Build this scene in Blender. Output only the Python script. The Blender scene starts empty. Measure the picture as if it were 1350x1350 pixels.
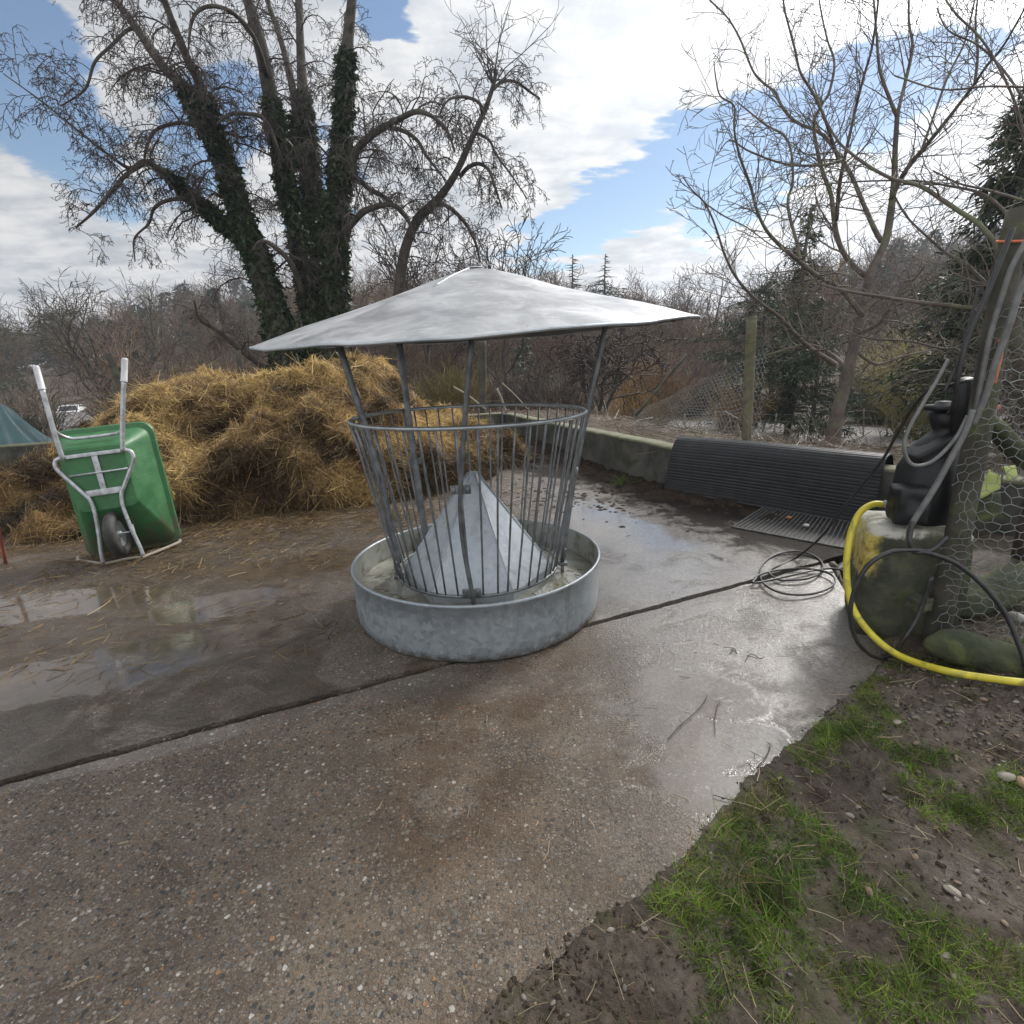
import bpy, math, random
import numpy as np
from mathutils import Vector, Matrix

random.seed(7)
RNG = np.random.default_rng(7)
SC = bpy.context.scene
COL = SC.collection

# ------------------------------------------------------------------ camera
PITCH, ROLL, EYE, FPX = .27478, .03805, 1.5, 700.
FWD = np.array([0, math.cos(PITCH), -math.sin(PITCH)])
_up = np.array([0, math.sin(PITCH), math.cos(PITCH)])
_ri = np.array([1., 0, 0])
RI = _ri * math.cos(ROLL) - _up * math.sin(ROLL)
UP = _up * math.cos(ROLL) + _ri * math.sin(ROLL)
EYEP = np.array([0, 0, EYE])
cam = bpy.data.objects.new('camera', bpy.data.cameras.new('camera'))
COL.objects.link(cam)
cam.data.sensor_width = 36
cam.data.lens = 36 * FPX / 1350
cam.data.clip_start = .02
cam.data.clip_end = 5000
m = Matrix.Identity(4)
for i in range(3):
    m[i][0], m[i][1], m[i][2], m[i][3] = RI[i], UP[i], -FWD[i], EYEP[i]
cam.matrix_world = m
SC.camera = cam


def ray(px, py):
    return (px - 675) / FPX * RI - (py - 675) / FPX * UP + FWD


def G(px, py, z=0.):                   # survey: where a sight line meets the height z
    d = ray(px, py)
    return EYEP + (z - EYE) / d[2] * d


def A(px, py, y):                      # survey: where a sight line reaches the distance y
    d = ray(px, py)
    return EYEP + y / d[1] * d


# ------------------------------------------------------------------ noise
_P = np.random.default_rng(3).permutation(512)
_P = np.concatenate([_P, _P, _P])
_GR = np.random.default_rng(4).normal(size=(512, 3))
_GR /= np.linalg.norm(_GR, axis=1)[:, None]


def perlin(x, y, z=0.):
    x, y, z = np.broadcast_arrays(np.asarray(x, float), np.asarray(y, float), np.asarray(z, float))
    xi, yi, zi = np.floor(x).astype(int), np.floor(y).astype(int), np.floor(z).astype(int)
    xf, yf, zf = x - xi, y - yi, z - zi
    f = lambda t: t * t * t * (t * (t * 6 - 15) + 10)
    u, v, w = f(xf), f(yf), f(zf)

    def g(i, j, k):
        h = _P[(_P[(_P[(xi + i) % 512] + yi + j) % 512] + zi + k) % 512] % 512
        gr = _GR[h]
        return gr[..., 0] * (xf - i) + gr[..., 1] * (yf - j) + gr[..., 2] * (zf - k)
    l = lambda a, b, t: a + (b - a) * t
    return l(l(l(g(0, 0, 0), g(1, 0, 0), u), l(g(0, 1, 0), g(1, 1, 0), u), v),
             l(l(g(0, 0, 1), g(1, 0, 1), u), l(g(0, 1, 1), g(1, 1, 1), u), v), w) * 1.5


def fbm(x, y, z=0., o=4, gain=.5):
    s, a = 0, 1.
    for i in range(o):
        s = s + a * perlin(np.asarray(x) * 2**i + 17.3 * i, np.asarray(y) * 2**i + 5.1 * i, np.asarray(z) * 2**i + i)
        a *= gain
    return s


def sstep(a, b, x):
    t = np.clip((np.asarray(x, float) - a) / (b - a), 0, 1)
    return t * t * (3 - 2 * t)


# ------------------------------------------------------------------ mesh builder
class MB:
    def __init__(s):
        s.v, s.q, s.t, s.c, s.n, s.poly, s.mi = [], [], [], [], 0, [], []

    def add(s, V, F, col=None):
        V = np.asarray(V, float).reshape(-1, 3)
        s.v.append(V)
        F = np.asarray(F, int)
        if len(F):
            (s.q if F.shape[1] == 4 else s.t).append(F + s.n)
        c = np.ones((len(V), 3)) if col is None else np.broadcast_to(np.asarray(col, float), (len(V), 3))
        s.c.append(c)
        s.n += len(V)
        return s

    def ngon(s, V, idx, col=None):
        V = np.asarray(V, float)
        s.v.append(V)
        s.c.append(np.ones((len(V), 3)) if col is None else np.broadcast_to(np.asarray(col, float), (len(V), 3)))
        for f in idx:
            s.poly.append([i + s.n for i in f])
        s.n += len(V)
        return s

    def build(s, name, mat, parent=None, smooth=True, loc=None):
        me = bpy.data.meshes.new(name)
        V = np.concatenate(s.v)
        if loc is not None:
            V = V - np.asarray(loc)
        loops, starts, tot = [], [], 0
        for arr, k in ((s.t, 3), (s.q, 4)):
            if arr:
                f = np.concatenate(arr)
                loops.append(f.ravel())
                starts.append(tot + np.arange(len(f)) * k)
                tot += f.size
        for f in s.poly:
            loops.append(np.array(f))
            starts.append(np.array([tot]))
            tot += len(f)
        loops = np.concatenate(loops)
        starts = np.concatenate(starts)
        me.vertices.add(len(V))
        me.vertices.foreach_set('co', V.astype(np.float32).ravel())
        me.loops.add(len(loops))
        me.loops.foreach_set('vertex_index', loops.astype(np.int32))
        me.polygons.add(len(starts))
        me.polygons.foreach_set('loop_start', starts.astype(np.int32))
        me.update(calc_edges=True)
        me.validate()
        me.polygons.foreach_set('use_smooth', np.full(len(me.polygons), bool(smooth)))
        a = me.color_attributes.new('col', 'FLOAT_COLOR', 'POINT')
        C = np.concatenate(s.c)
        if len(C) == len(me.vertices):
            a.data.foreach_set('color', np.concatenate([C, np.ones((len(C), 1))], 1).astype(np.float32).ravel())
        me.materials.append(mat)
        o = bpy.data.objects.new(name, me)
        COL.objects.link(o)
        if loc is not None and parent is None:
            o.location = loc
        if parent is not None:
            o.parent = parent
        return o


def tag(o, label=None, cat=None, group=None, kind=None):
    if label: o['label'] = label
    if cat: o['category'] = cat
    if group: o['group'] = group
    if kind: o['kind'] = kind
    return o


def empty(name, loc, label, cat, group=None):
    o = bpy.data.objects.new(name, None)
    COL.objects.link(o)
    o.location = loc
    o.empty_display_size = .1
    return tag(o, label, cat, group)


def tubes(mb, polys, K=3, colf=None):
    """many polylines [(pts, radii, colour)], vectorised by length"""
    by = {}
    for p in polys:
        by.setdefault(len(p[0]), []).append(p)
    for n, ps in by.items():
        P = np.array([p[0] for p in ps], float)
        R = np.array([p[1] for p in ps], float)
        C = np.array([p[2] if len(p) > 2 else (1, 1, 1) for p in ps], float)
        T = np.empty_like(P)
        T[:, 1:-1] = P[:, 2:] - P[:, :-2]
        T[:, 0] = P[:, 1] - P[:, 0]
        T[:, -1] = P[:, -1] - P[:, -2]
        T /= np.linalg.norm(T, axis=2)[..., None] + 1e-9
        axis = T.mean(1)
        ref = np.where((np.abs(axis[:, 2]) < .75)[:, None], [[0, 0, 1.]], [[1., .13, 0]])[:, None, :]
        a = np.cross(T, np.broadcast_to(ref, T.shape))
        a /= np.linalg.norm(a, axis=2)[..., None] + 1e-9
        b = np.cross(T, a)
        ang = np.arange(K) * 2 * np.pi / K
        V = P[:, :, None, :] + R[:, :, None, None] * (np.cos(ang)[None, None, :, None] * a[:, :, None, :] + np.sin(ang)[None, None, :, None] * b[:, :, None, :])
        mN = len(ps)
        base = (np.arange(mN) * n * K)[:, None, None] + (np.arange(n - 1) * K)[None, :, None]
        k = np.arange(K)[None, None, :]
        k2 = (k + 1) % K
        F = np.stack(np.broadcast_arrays(base + k, base + k2, base + K + k2, base + K + k), -1).reshape(-1, 4)
        mb.add(V.reshape(-1, 3), F, np.repeat(C, n * K, 0))


def tube(mb, pts, r, K=10, closed=False, cap=True, col=None):
    """one smooth tube with parallel-transported frames and end caps"""
    P = np.asarray(pts, float)
    n = len(P)
    r = np.broadcast_to(np.asarray(r, float), (n,))
    if closed:
        T = np.roll(P, -1, 0) - np.roll(P, 1, 0)
    else:
        T = np.gradient(P, axis=0)
    T /= np.linalg.norm(T, axis=1)[:, None] + 1e-12
    a = np.cross(T[0], [0, 0, 1.] if abs(T[0][2]) < .9 else [1., 0, 0])
    a /= np.linalg.norm(a)
    fr = []
    for i in range(n):
        a = a - T[i] * a.dot(T[i])
        a /= np.linalg.norm(a)
        fr.append((a, np.cross(T[i], a)))
    ang = np.arange(K) * 2 * np.pi / K
    V = np.concatenate([P[i] + r[i] * (np.cos(ang)[:, None] * fr[i][0] + np.sin(ang)[:, None] * fr[i][1]) for i in range(n)])
    F = []
    for i in range(n if closed else n - 1):
        j = (i + 1) % n
        for k in range(K):
            k2 = (k + 1) % K
            F.append((i * K + k, i * K + k2, j * K + k2, j * K + k))
    o = mb.n
    mb.add(V, F, col)
    if cap and not closed:
        mb.poly.append([o + k for k in range(K)][::-1])
        mb.poly.append([o + (n - 1) * K + k for k in range(K)])


def spline(pts, n=6):
    """Catmull-Rom through points (any dimension)"""
    P = np.asarray(pts, float)
    if len(P) < 3:
        t = np.linspace(0, 1, n + 1)[:, None]
        return P[0] * (1 - t) + P[1] * t
    Q = np.concatenate([[2 * P[0] - P[1]], P, [2 * P[-1] - P[-2]]])
    out = []
    for i in range(1, len(Q) - 2):
        p0, p1, p2, p3 = Q[i - 1], Q[i], Q[i + 1], Q[i + 2]
        for k in range(n):
            t = k / n
            out.append(.5 * (2 * p1 + (p2 - p0) * t + (2 * p0 - 5 * p1 + 4 * p2 - p3) * t**2 + (3 * p1 - p0 - 3 * p2 + p3) * t**3))
    out.append(P[-1])
    return np.array(out)


def box(mb, c, s, R=None, bev=0., col=None):
    """box with optional rounded edges (one bevel strip)"""
    c, s = np.asarray(c, float), np.asarray(s, float) / 2
    R = np.eye(3) if R is None else np.asarray(R)
    bm = bmesh.new()
    bmesh.ops.create_cube(bm, size=1)
    for v in bm.verts:
        v.co = Vector((v.co.x * 2 * s[0], v.co.y * 2 * s[1], v.co.z * 2 * s[2]))
    if bev:
        bmesh.ops.bevel(bm, geom=bm.edges[:], offset=bev, segments=2, profile=.7, affect='EDGES')
    bm.verts.index_update()
    V = np.array([v.co[:] for v in bm.verts]) @ R.T + c
    mb.ngon(V, [[v.index for v in f.verts] for f in bm.faces], col)
    bm.free()


def lathe(mb, prof, c, K=64, wob=None, col=None):
    prof = np.asarray(prof, float)
    ang = np.arange(K) * 2 * np.pi / K
    n = len(prof)
    V = np.stack([prof[:, 0][:, None] * np.cos(ang), prof[:, 0][:, None] * np.sin(ang), np.broadcast_to(prof[:, 1][:, None], (n, K))], -1).reshape(-1, 3)
    if wob: V = wob(V)
    i = np.arange(n - 1)[:, None] * K
    k = np.arange(K)[None]
    k2 = (k + 1) % K
    F = np.stack(np.broadcast_arrays(i + k, i + k2, i + K + k2, i + K + k), -1).reshape(-1, 4)
    mb.add(V + np.asarray(c), F, col)


def grid(xs, ys, zf):
    X, Y = np.meshgrid(xs, ys)
    Z = zf(X, Y)
    V = np.stack([X, Y, Z], -1).reshape(-1, 3)
    nx, ny = len(xs), len(ys)
    i = np.arange(ny - 1)[:, None] * nx + np.arange(nx - 1)[None]
    F = np.stack([i, i + 1, i + nx + 1, i + nx], -1).reshape(-1, 4)
    return V, F


def ribbons(mb, p, d, l, w, bend=None, col=None, taper=1., seg=2):
    """n thin curved blades: p start, d direction, bend = vector added along the length"""
    n = len(p)
    l = np.broadcast_to(np.asarray(l, float), (n,))
    w = np.broadcast_to(np.asarray(w, float), (n,))
    rv = RNG.normal(size=(n, 3))
    side = np.cross(d, rv)
    side /= np.linalg.norm(side, axis=1)[:, None] + 1e-9
    bend = np.zeros((n, 3)) if bend is None else bend
    V = []
    for k in range(seg + 1):
        t = k / seg
        c = p + d * (l * t)[:, None] + bend * (l * t * t)[:, None]
        ww = w * (1 - (1 - taper) * t) / 2
        V += [c - side * ww[:, None], c + side * ww[:, None]]
    V = np.stack(V, 1).reshape(-1, 3)
    b = np.arange(n)[:, None] * (2 * (seg + 1)) + np.arange(seg)[None] * 2
    F = np.stack([b, b + 1, b + 3, b + 2], -1).reshape(-1, 4)
    C = None if col is None else np.repeat(np.broadcast_to(col, (n, 3)), 2 * (seg + 1), 0)
    mb.add(V, F, C)


import bmesh

# ------------------------------------------------------------------ materials
class NT:
    def __init__(s, tree):
        s.t = tree
        tree.nodes.clear()

    def n(s, typ, ins=None, **kw):
        nd = s.t.nodes.new(typ)
        for k, v in kw.items():
            setattr(nd, k, v)
        for k, v in (ins or {}).items():
            sk = nd.inputs[k]
            if isinstance(v, bpy.types.NodeSocket):
                s.t.links.new(v, sk)
            else:
                if isinstance(v, tuple) and len(v) == 3 and sk.type == 'RGBA': v = (*v, 1)
                sk.default_value = v
        return nd

    def co(s): return s.n('ShaderNodeTexCoord').outputs['Object']
    def noise(s, vec, scale, detail=4, rough=.55, dist=0.):
        return s.n('ShaderNodeTexNoise', {'Vector': vec, 'Scale': scale, 'Detail': detail, 'Roughness': rough, 'Distortion': dist}).outputs[0]
    def ramp(s, fac, stops, interp='LINEAR'):
        nd = s.n('ShaderNodeValToRGB', {'Fac': fac})
        cr = nd.color_ramp
        cr.interpolation = interp
        while len(cr.elements) < len(stops): cr.elements.new(.5)
        for e, (p, c) in zip(cr.elements, stops):
            e.position = p
            e.color = (c, c, c, 1) if isinstance(c, (int, float)) else (*c, 1)
        return nd.outputs[0]
    def mix(s, fac, a, b, blend='MIX'):
        return s.n('ShaderNodeMix', {0: fac, 6: a, 7: b}, data_type='RGBA', blend_type=blend).outputs[2]
    def m(s, op, a, b=0., c=None, clamp=False):
        ins = {0: a, 1: b}
        if c is not None: ins[2] = c
        return s.n('ShaderNodeMath', ins, operation=op, use_clamp=clamp).outputs[0]
    def vm(s, op, a, b=None, out=0):
        ins = {0: a}
        if b is not None: ins[1] = b
        return s.n('ShaderNodeVectorMath', ins, operation=op).outputs[out]
    def maprange(s, v, a, b, c=0., d=1., smooth=True):
        return s.n('ShaderNodeMapRange', {0: v, 1: a, 2: b, 3: c, 4: d}, interpolation_type='SMOOTHSTEP' if smooth else 'LINEAR').outputs[0]
    def bump(s, h, strength, dist, normal=None):
        ins = {'Height': h, 'Strength': strength, 'Distance': dist}
        if normal is not None: ins['Normal'] = normal
        return s.n('ShaderNodeBump', ins).outputs[0]
    def attr(s): return s.n('ShaderNodeAttribute', attribute_name='col').outputs['Color']
    def out(s, sh): s.n('ShaderNodeOutputMaterial', {'Surface': sh})


def newmat(name):
    mt = bpy.data.materials.new(name)
    mt.use_nodes = True
    return mt, NT(mt.node_tree)


def simple(name, c1, c2, scale=8., rough=.6, metal=0., bump=.2, bscale=None, bdist=.01, spec=.5, attr=False, coat=0., c3=None, s3=2.5, rvar=.12):
    mt, t = newmat(name)
    co = t.co()
    nz = t.noise(co, scale, 6, .6)
    col = t.mix(t.maprange(nz, .3, .7), c1, c2)
    if c3 is not None:
        col = t.mix(t.maprange(t.noise(co, s3, 5, .65, .6), .5, .66), col, c3)
    if attr: col = t.mix(1., col, t.attr(), 'MULTIPLY')
    nb = t.noise(co, bscale or scale * 3, 5, .65)
    rr = t.m('ADD', t.m('MULTIPLY', t.m('SUBTRACT', nb, .5), rvar * 2), rough, clamp=True)
    b = t.n('ShaderNodeBsdfPrincipled', {'Base Color': col, 'Roughness': rr, 'Metallic': metal, 'Specular IOR Level': spec, 'Coat Weight': coat, 'Coat Roughness': .1,
                                         'Normal': t.bump(nb, bump, bdist)})
    t.out(b.outputs[0])
    return mt


def leafy(name, c1, c2, scale=3., trans=.35, rough=.5):
    """thin leaves, blades and straw: diffuse with light coming through; colour varied by the attribute"""
    mt, t = newmat(name)
    co = t.co()
    col = t.mix(t.maprange(t.noise(co, scale, 3), .3, .7), c1, c2)
    col = t.mix(1., col, t.attr(), 'MULTIPLY')
    b = t.n('ShaderNodeBsdfPrincipled', {'Base Color': col, 'Roughness': rough, 'Specular IOR Level': .35})
    tr = t.n('ShaderNodeBsdfTranslucent', {'Color': col})
    t.out(t.n('ShaderNodeMixShader', {0: trans, 1: b.outputs[0], 2: tr.outputs[0]}).outputs[0])
    return mt


def galvanised(name, lo, hi, metal, rough, splash=0., streak=0.):
    mt, t = newmat(name)
    co = t.co()
    sp = t.n('ShaderNodeSeparateXYZ', {0: co})
    v = t.n('ShaderNodeTexVoronoi', {'Vector': t.vm('ADD', co, t.vm('MULTIPLY', t.n('ShaderNodeTexNoise', {'Vector': co, 'Scale': 14., 'Detail': 3.}).outputs[1], (.05, .05, .05))), 'Scale': 34., 'Randomness': 1.})
    sv = t.n('ShaderNodeSeparateColor', {0: v.outputs[1]}).outputs[0]
    big = t.noise(co, 3.2, 6, .65, .4)
    c = t.mix(t.m('ADD', t.m('MULTIPLY', sv, .45), t.m('MULTIPLY', big, .6), clamp=True), lo, hi)
    fl = t.noise(co, 26, 6, .75, .6)
    c = t.mix(t.m('MULTIPLY', t.maprange(fl, .58, .70), .55), c, (.55, .57, .58))
    c = t.mix(t.m('MULTIPLY', t.maprange(t.noise(co, 7, 6, .75, .8), .56, .68), .6), c, (.19, .185, .165))
    if streak:
        st = t.noise(t.n('ShaderNodeMapping', {0: co, 3: (16, 16, 1.1)}).outputs[0], 1., 5, .65)
        c = t.mix(t.m('MULTIPLY', t.maprange(st, .54, .66), streak), c, (.20, .19, .165))
    if splash:
        hgt = t.m('ADD', sp.outputs[2], t.m('MULTIPLY', t.m('SUBTRACT', t.noise(co, 24, 6, .75), .5), .22))
        c = t.mix(t.m('MULTIPLY', t.maprange(hgt, .075, .0), splash), c, (.085, .07, .052))
    t.out(t.n('ShaderNodeBsdfPrincipled', {'Base Color': c, 'Metallic': metal, 'Roughness': t.maprange(t.m('ADD', t.m('MULTIPLY', sv, .5), t.m('MULTIPLY', fl, .6)), .2, .9, rough - .08, rough + .12), 'Normal': t.bump(t.m('ADD', t.noise(co, 4, 3), t.m('MULTIPLY', fl, .15)), .14, .012)}).outputs[0])
    return mt


M = {}
M['galv'] = simple('galvanised', (.30, .33, .35), (.47, .50, .52), 9, .42, .75, .12, 30, .004, c3=(.36, .36, .34), s3=4)
M['galv_dark'] = simple('galvanised_dull', (.12, .13, .138), (.25, .262, .272), 14, .5, .6, .15, 60, .003)
M['galv_trough'] = galvanised('galvanised_trough', (.20, .23, .25), (.38, .42, .45), .5, .46, .85, .4)
M['trough_in'] = simple('trough_inside', (.34, .35, .32), (.46, .47, .44), 6, .5, .3, .2, 25, .004, c3=(.18, .15, .10), s3=5)
M['bark'] = simple('bark_dark', (.045, .039, .033), (.10, .088, .074), 5, .85, 0, .8, 18, .03, attr=True, spec=.2)
M['twig'] = simple('twig_dark', (.045, .037, .034), (.085, .068, .060), 3, .8, 0, 0, 10, .01, attr=True, spec=.2)
M['bark_pale'] = simple('bark_pale', (.075, .06, .052), (.145, .12, .105), 6, .8, 0, .5, 22, .01, attr=True, spec=.25, c3=(.13, .14, .08), s3=4)
M['wood_far'] = simple('far_twigs', (.8, .8, .8), (1, 1, 1), .5, .9, 0, 0, 5, .01, attr=True, spec=.1)
M['ivy'] = leafy('ivy_leaves', (.018, .034, .013), (.045, .07, .024), 2., .25, .4)
M['needle'] = leafy('needles', (.018, .034, .018), (.035, .055, .026), 1., .15, .6)
M['grass'] = leafy('grass_blades', (.9, .9, .9), (1.1, 1.1, 1.1), 4., .5, .4)
M['straw'] = leafy('straw_strands', (.8, .8, .8), (1, 1, 1), 2., .25, .5)
M['post'] = simple('weathered_post', (.03, .028, .021), (.08, .072, .056), 7, .8, 0, .7, 40, .01, c3=(.09, .11, .04), s3=3)
M['moss'] = simple('mossy_concrete', (.03, .033, .022), (.08, .084, .055), 5, .85, 0, .9, 30, .015, c3=(.08, .10, .03), s3=3.5)
M['wall'] = simple('wall_concrete', (.022, .023, .019), (.105, .10, .088), 2.6, .8, 0, .6, 24, .01, c3=(.035, .042, .022), s3=2.2)
M['walltop'] = simple('wall_moss_top', (.09, .10, .05), (.16, .15, .10), 6, .85, 0, .7, 30, .01)
M['rubber'] = simple('black_rubber', (.006, .007, .0085), (.015, .017, .020), 6, .46, 0, .1, 60, .002, spec=.4)
M['plastic'] = simple('black_plastic', (.004, .0045, .006), (.010, .011, .013), 5, .46, 0, .05, 40, .002, spec=.45)
M['hose'] = simple('black_hose', (.014, .014, .015), (.035, .035, .036), 20, .4, 0, .1, 90, .001)
M['greyhose'] = simple('grey_hose', (.09, .09, .088), (.16, .16, .155), 20, .5, 0, .1, 90, .001)
M['yellow'] = simple('yellow_hose', (.50, .42, .03), (.64, .56, .05), 12, .4, 0, .05, 60, .001, c3=(.28, .25, .05), s3=9)
M['orange'] = simple('orange_twine', (.55, .14, .06), (.65, .2, .1), 40, .7, 0, .1, 90, .001)
mt, t = newmat('green_tray')
co = t.co()
sp = t.n('ShaderNodeSeparateXYZ', {0: co})
nz = t.noise(co, 6, 6, .65, .4)
c_ = t.mix(t.maprange(nz, .35, .65), (.022, .105, .032), (.04, .155, .052))
c_ = t.mix(t.m('MULTIPLY', t.maprange(t.noise(t.n('ShaderNodeMapping', {0: co, 2: (.4, .2, .3), 3: (3, 3, 22)}).outputs[0], 3, 5, .7), .58, .66), .4), c_, (.12, .22, .13))
mudh = t.m('ADD', sp.outputs[2], t.m('MULTIPLY', t.m('SUBTRACT', t.noise(co, 11, 7, .75, .5), .5), 1.3))
c_ = t.mix(t.m('MULTIPLY', t.maprange(mudh, .36, .02), .75), c_, (.085, .068, .045))
c_ = t.mix(t.m('MULTIPLY', t.maprange(t.noise(co, 34, 4, .7), .64, .70), .7), c_, (.10, .08, .055))
t.out(t.n('ShaderNodeBsdfPrincipled', {'Base Color': c_, 'Roughness': t.maprange(nz, .3, .7, .42, .62), 'Normal': t.bump(t.noise(co, 30, 4), .08, .004)}).outputs[0])
M['green'] = mt
M['zinc'] = simple('zinc_tube', (.33, .345, .36), (.52, .54, .56), 25, .42, .55, .1, 70, .001, c3=(.30, .29, .28), s3=9)
M['tyre'] = simple('tyre_rubber', (.018, .018, .017), (.045, .042, .037), 14, .7, 0, .2, 70, .002)
M['grip'] = simple('pale_grip', (.40, .40, .42), (.58, .58, .60), 14, .5, 0, .05, 60, .001)
M['tarp'] = simple('teal_tarp', (.018, .062, .072), (.035, .10, .112), 3, .4, 0, .2, 20, .01)
M['white'] = simple('white_paint', (.62, .63, .64), (.72, .73, .74), 4, .3, 0, 0)
M['glass'] = simple('dark_glass', (.02, .022, .025), (.03, .032, .035), 4, .1, 0, 0)
M['wire'] = simple('wire', (.13, .15, .15), (.26, .28, .27), 30, .55, .3, 0)
M['red'] = simple('red_paint', (.28, .075, .05), (.38, .12, .085), 8, .5, 0, .1)
M['lime'] = simple('yellow_green_sheet', (.30, .36, .08), (.40, .46, .14), 9, .55, 0, .2)
M['stone'] = simple('pebbles', (.7, .7, .7), (1, 1, 1), 25, .7, 0, .3, 60, .003, attr=True)
M['rail'] = simple('pale_wood', (.22, .19, .15), (.32, .28, .22), 8, .8, 0, .4, 40, .005)
M['grate'] = simple('iron_grate', (.04, .04, .04), (.09, .09, .088), 12, .8, 0, .2, 50, .003)
M['pit'] = simple('dark_pit', (.008, .007, .006), (.015, .013, .01), 5, .6)

# ------------------------------------------------------------------ sky and sun
SUN_EL, SUN_AZ = math.radians(37), math.radians(44)      # azimuth clockwise from +Y
SUND = Vector((math.sin(SUN_AZ) * math.cos(SUN_EL), math.cos(SUN_AZ) * math.cos(SUN_EL), math.sin(SUN_EL)))
W = bpy.data.worlds.new('World')
SC.world = W
W.use_nodes = True
t = NT(W.node_tree)
dirv = t.vm('NORMALIZE', t.n('ShaderNodeTexCoord').outputs['Generated'])
sky = t.n('ShaderNodeTexSky', sky_type='NISHITA', sun_disc=False, sun_elevation=SUN_EL, sun_rotation=SUN_AZ, altitude=300, air_density=1.1, dust_density=.3, ozone_density=1.4)
sep = t.n('ShaderNodeSeparateXYZ', {0: dirv})
zz = t.m('ADD', t.m('MAXIMUM', sep.outputs[2], 0.), .16)
proj = t.n('ShaderNodeCombineXYZ', {0: t.m('DIVIDE', sep.outputs[0], zz), 1: t.m('DIVIDE', sep.outputs[1], zz), 2: 0.}).outputs[0]
mp = t.n('ShaderNodeMapping', {0: proj, 2: (0, 0, math.radians(-38)), 3: (.55, 1.25, 1)}).outputs[0]
cn1 = t.noise(mp, 1.35, 9, .58, .35)
cn2 = t.noise(proj, 3.4, 8, .62, .2)
warp = t.vm('SCALE', t.vm('SUBTRACT', t.n('ShaderNodeTexNoise', {'Vector': mp, 'Scale': 3.2, 'Detail': 7., 'Roughness': .6}).outputs[1], (.5, .5, .5)))
warp.node.inputs['Scale'].default_value = .16
wdir = t.vm('ADD', dirv, warp)


def gap(pc, pa, a, b):
    """blue hole in the cloud deck: an ellipse on the sky dome around one bearing, long axis towards another"""
    c = ray(*pc); c /= np.linalg.norm(c)
    e = ray(*pa); e /= np.linalg.norm(e)
    u = e - c * c.dot(e); u /= np.linalg.norm(u)
    v = np.cross(c, u)
    d = t.vm('SUBTRACT', wdir, tuple(c))
    x = t.m('DIVIDE', t.vm('DOT_PRODUCT', d, tuple(u), out=1), a)
    y = t.m('DIVIDE', t.vm('DOT_PRODUCT', d, tuple(v), out=1), b)
    r = t.m('SQRT', t.m('ADD', t.m('MULTIPLY', x, x), t.m('MULTIPLY', y, y)))
    front = t.m('GREATER_THAN', t.vm('DOT_PRODUCT', dirv, tuple(c), out=1), .3)
    return t.m('MULTIPLY', t.maprange(r, 1.25, .55), front)


holes = None
for g in (((790, 285), (980, 190), .19, .062), ((960, 195), (1100, 120), .17, .075), ((1140, 125), (1250, 90), .16, .075), ((990, 260), (1070, 210), .13, .045),
          ((70, 150), (130, 230), .17, .085), ((275, 180), (330, 60), .13, .075), ((520, 30), (600, 20), .05, .03), ((40, 20), (90, 60), .10, .05), ((420, 260), (430, 200), .10, .05)):
    k = gap(*g)
    holes = k if holes is None else t.m('MAXIMUM', holes, k)
cover = t.m('ADD', t.m('MULTIPLY', cn1, .55), t.m('MULTIPLY', cn2, .45))
cover = t.m('SUBTRACT', t.m('ADD', cover, .36), t.m('MULTIPLY', holes, .44))
cmask = t.maprange(cover, .47, .66)
sund = t.m('MAXIMUM', t.vm('DOT_PRODUCT', dirv, tuple(SUND), out=1), 0.)
glow = t.m('ADD', t.m('MULTIPLY', t.m('POWER', sund, 40.), 3.0), t.m('MULTIPLY', t.m('POWER', sund, 5.), .42))
tex = t.maprange(t.m('ADD', t.m('MULTIPLY', cn2, .6), t.m('MULTIPLY', t.noise(mp, 5.5, 8, .6, .4), .4)), .36, .64, .66, 1.0)
side = t.m('MULTIPLY', t.maprange(sep.outputs[0], -.75, .25, .92, 1.0), t.maprange(sep.outputs[1], .42, -.15, 1.0, 1.75))   # unseen cloud behind the viewer brightened to add front fill
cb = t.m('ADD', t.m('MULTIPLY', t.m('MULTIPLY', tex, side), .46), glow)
ccol = t.mix(t.maprange(tex, .6, 1.), (.86, .92, 1.), (1., 1., 1.))
bgs = t.n('ShaderNodeBackground', {'Color': sky.outputs[0], 'Strength': .066})
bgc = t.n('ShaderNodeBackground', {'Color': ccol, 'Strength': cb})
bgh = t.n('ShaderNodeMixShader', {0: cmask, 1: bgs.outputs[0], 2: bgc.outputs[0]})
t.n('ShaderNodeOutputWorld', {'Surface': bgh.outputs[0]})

sl = bpy.data.lights.new('sun', 'SUN')
sl.energy = 2.0
sl.angle = math.radians(16)
sl.color = (1, .95, .88)
so = bpy.data.objects.new('sun', sl)
COL.objects.link(so)
so.rotation_euler = SUND.to_track_quat('Z', 'Y').to_euler()

SC.view_settings.view_transform = 'Standard'
SC.view_settings.look = 'None'
SC.view_settings.exposure = .9
SC.view_settings.gamma = 1.
SC.view_settings.use_curve_mapping = False
SC.cycles.max_bounces = 6
SC.cycles.diffuse_bounces = 3
SC.cycles.glossy_bounces = 3
SC.cycles.transmission_bounces = 4
SC.cycles.transparent_max_bounces = 6
SC.cycles.use_denoising = True
SC.cycles.sample_clamp_indirect = 8

# ------------------------------------------------------------------ yard outline and terrain
BACK = np.array([(-40, 6.5), (-9.5, 8.2), (-.1, 11.), (1.85, 5.95), (3.3, 4.35), (4.7, 3.), (7, 1.5), (14, -4)])
YARD = np.concatenate([BACK, [(14, -8), (-40, -8)]])


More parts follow.
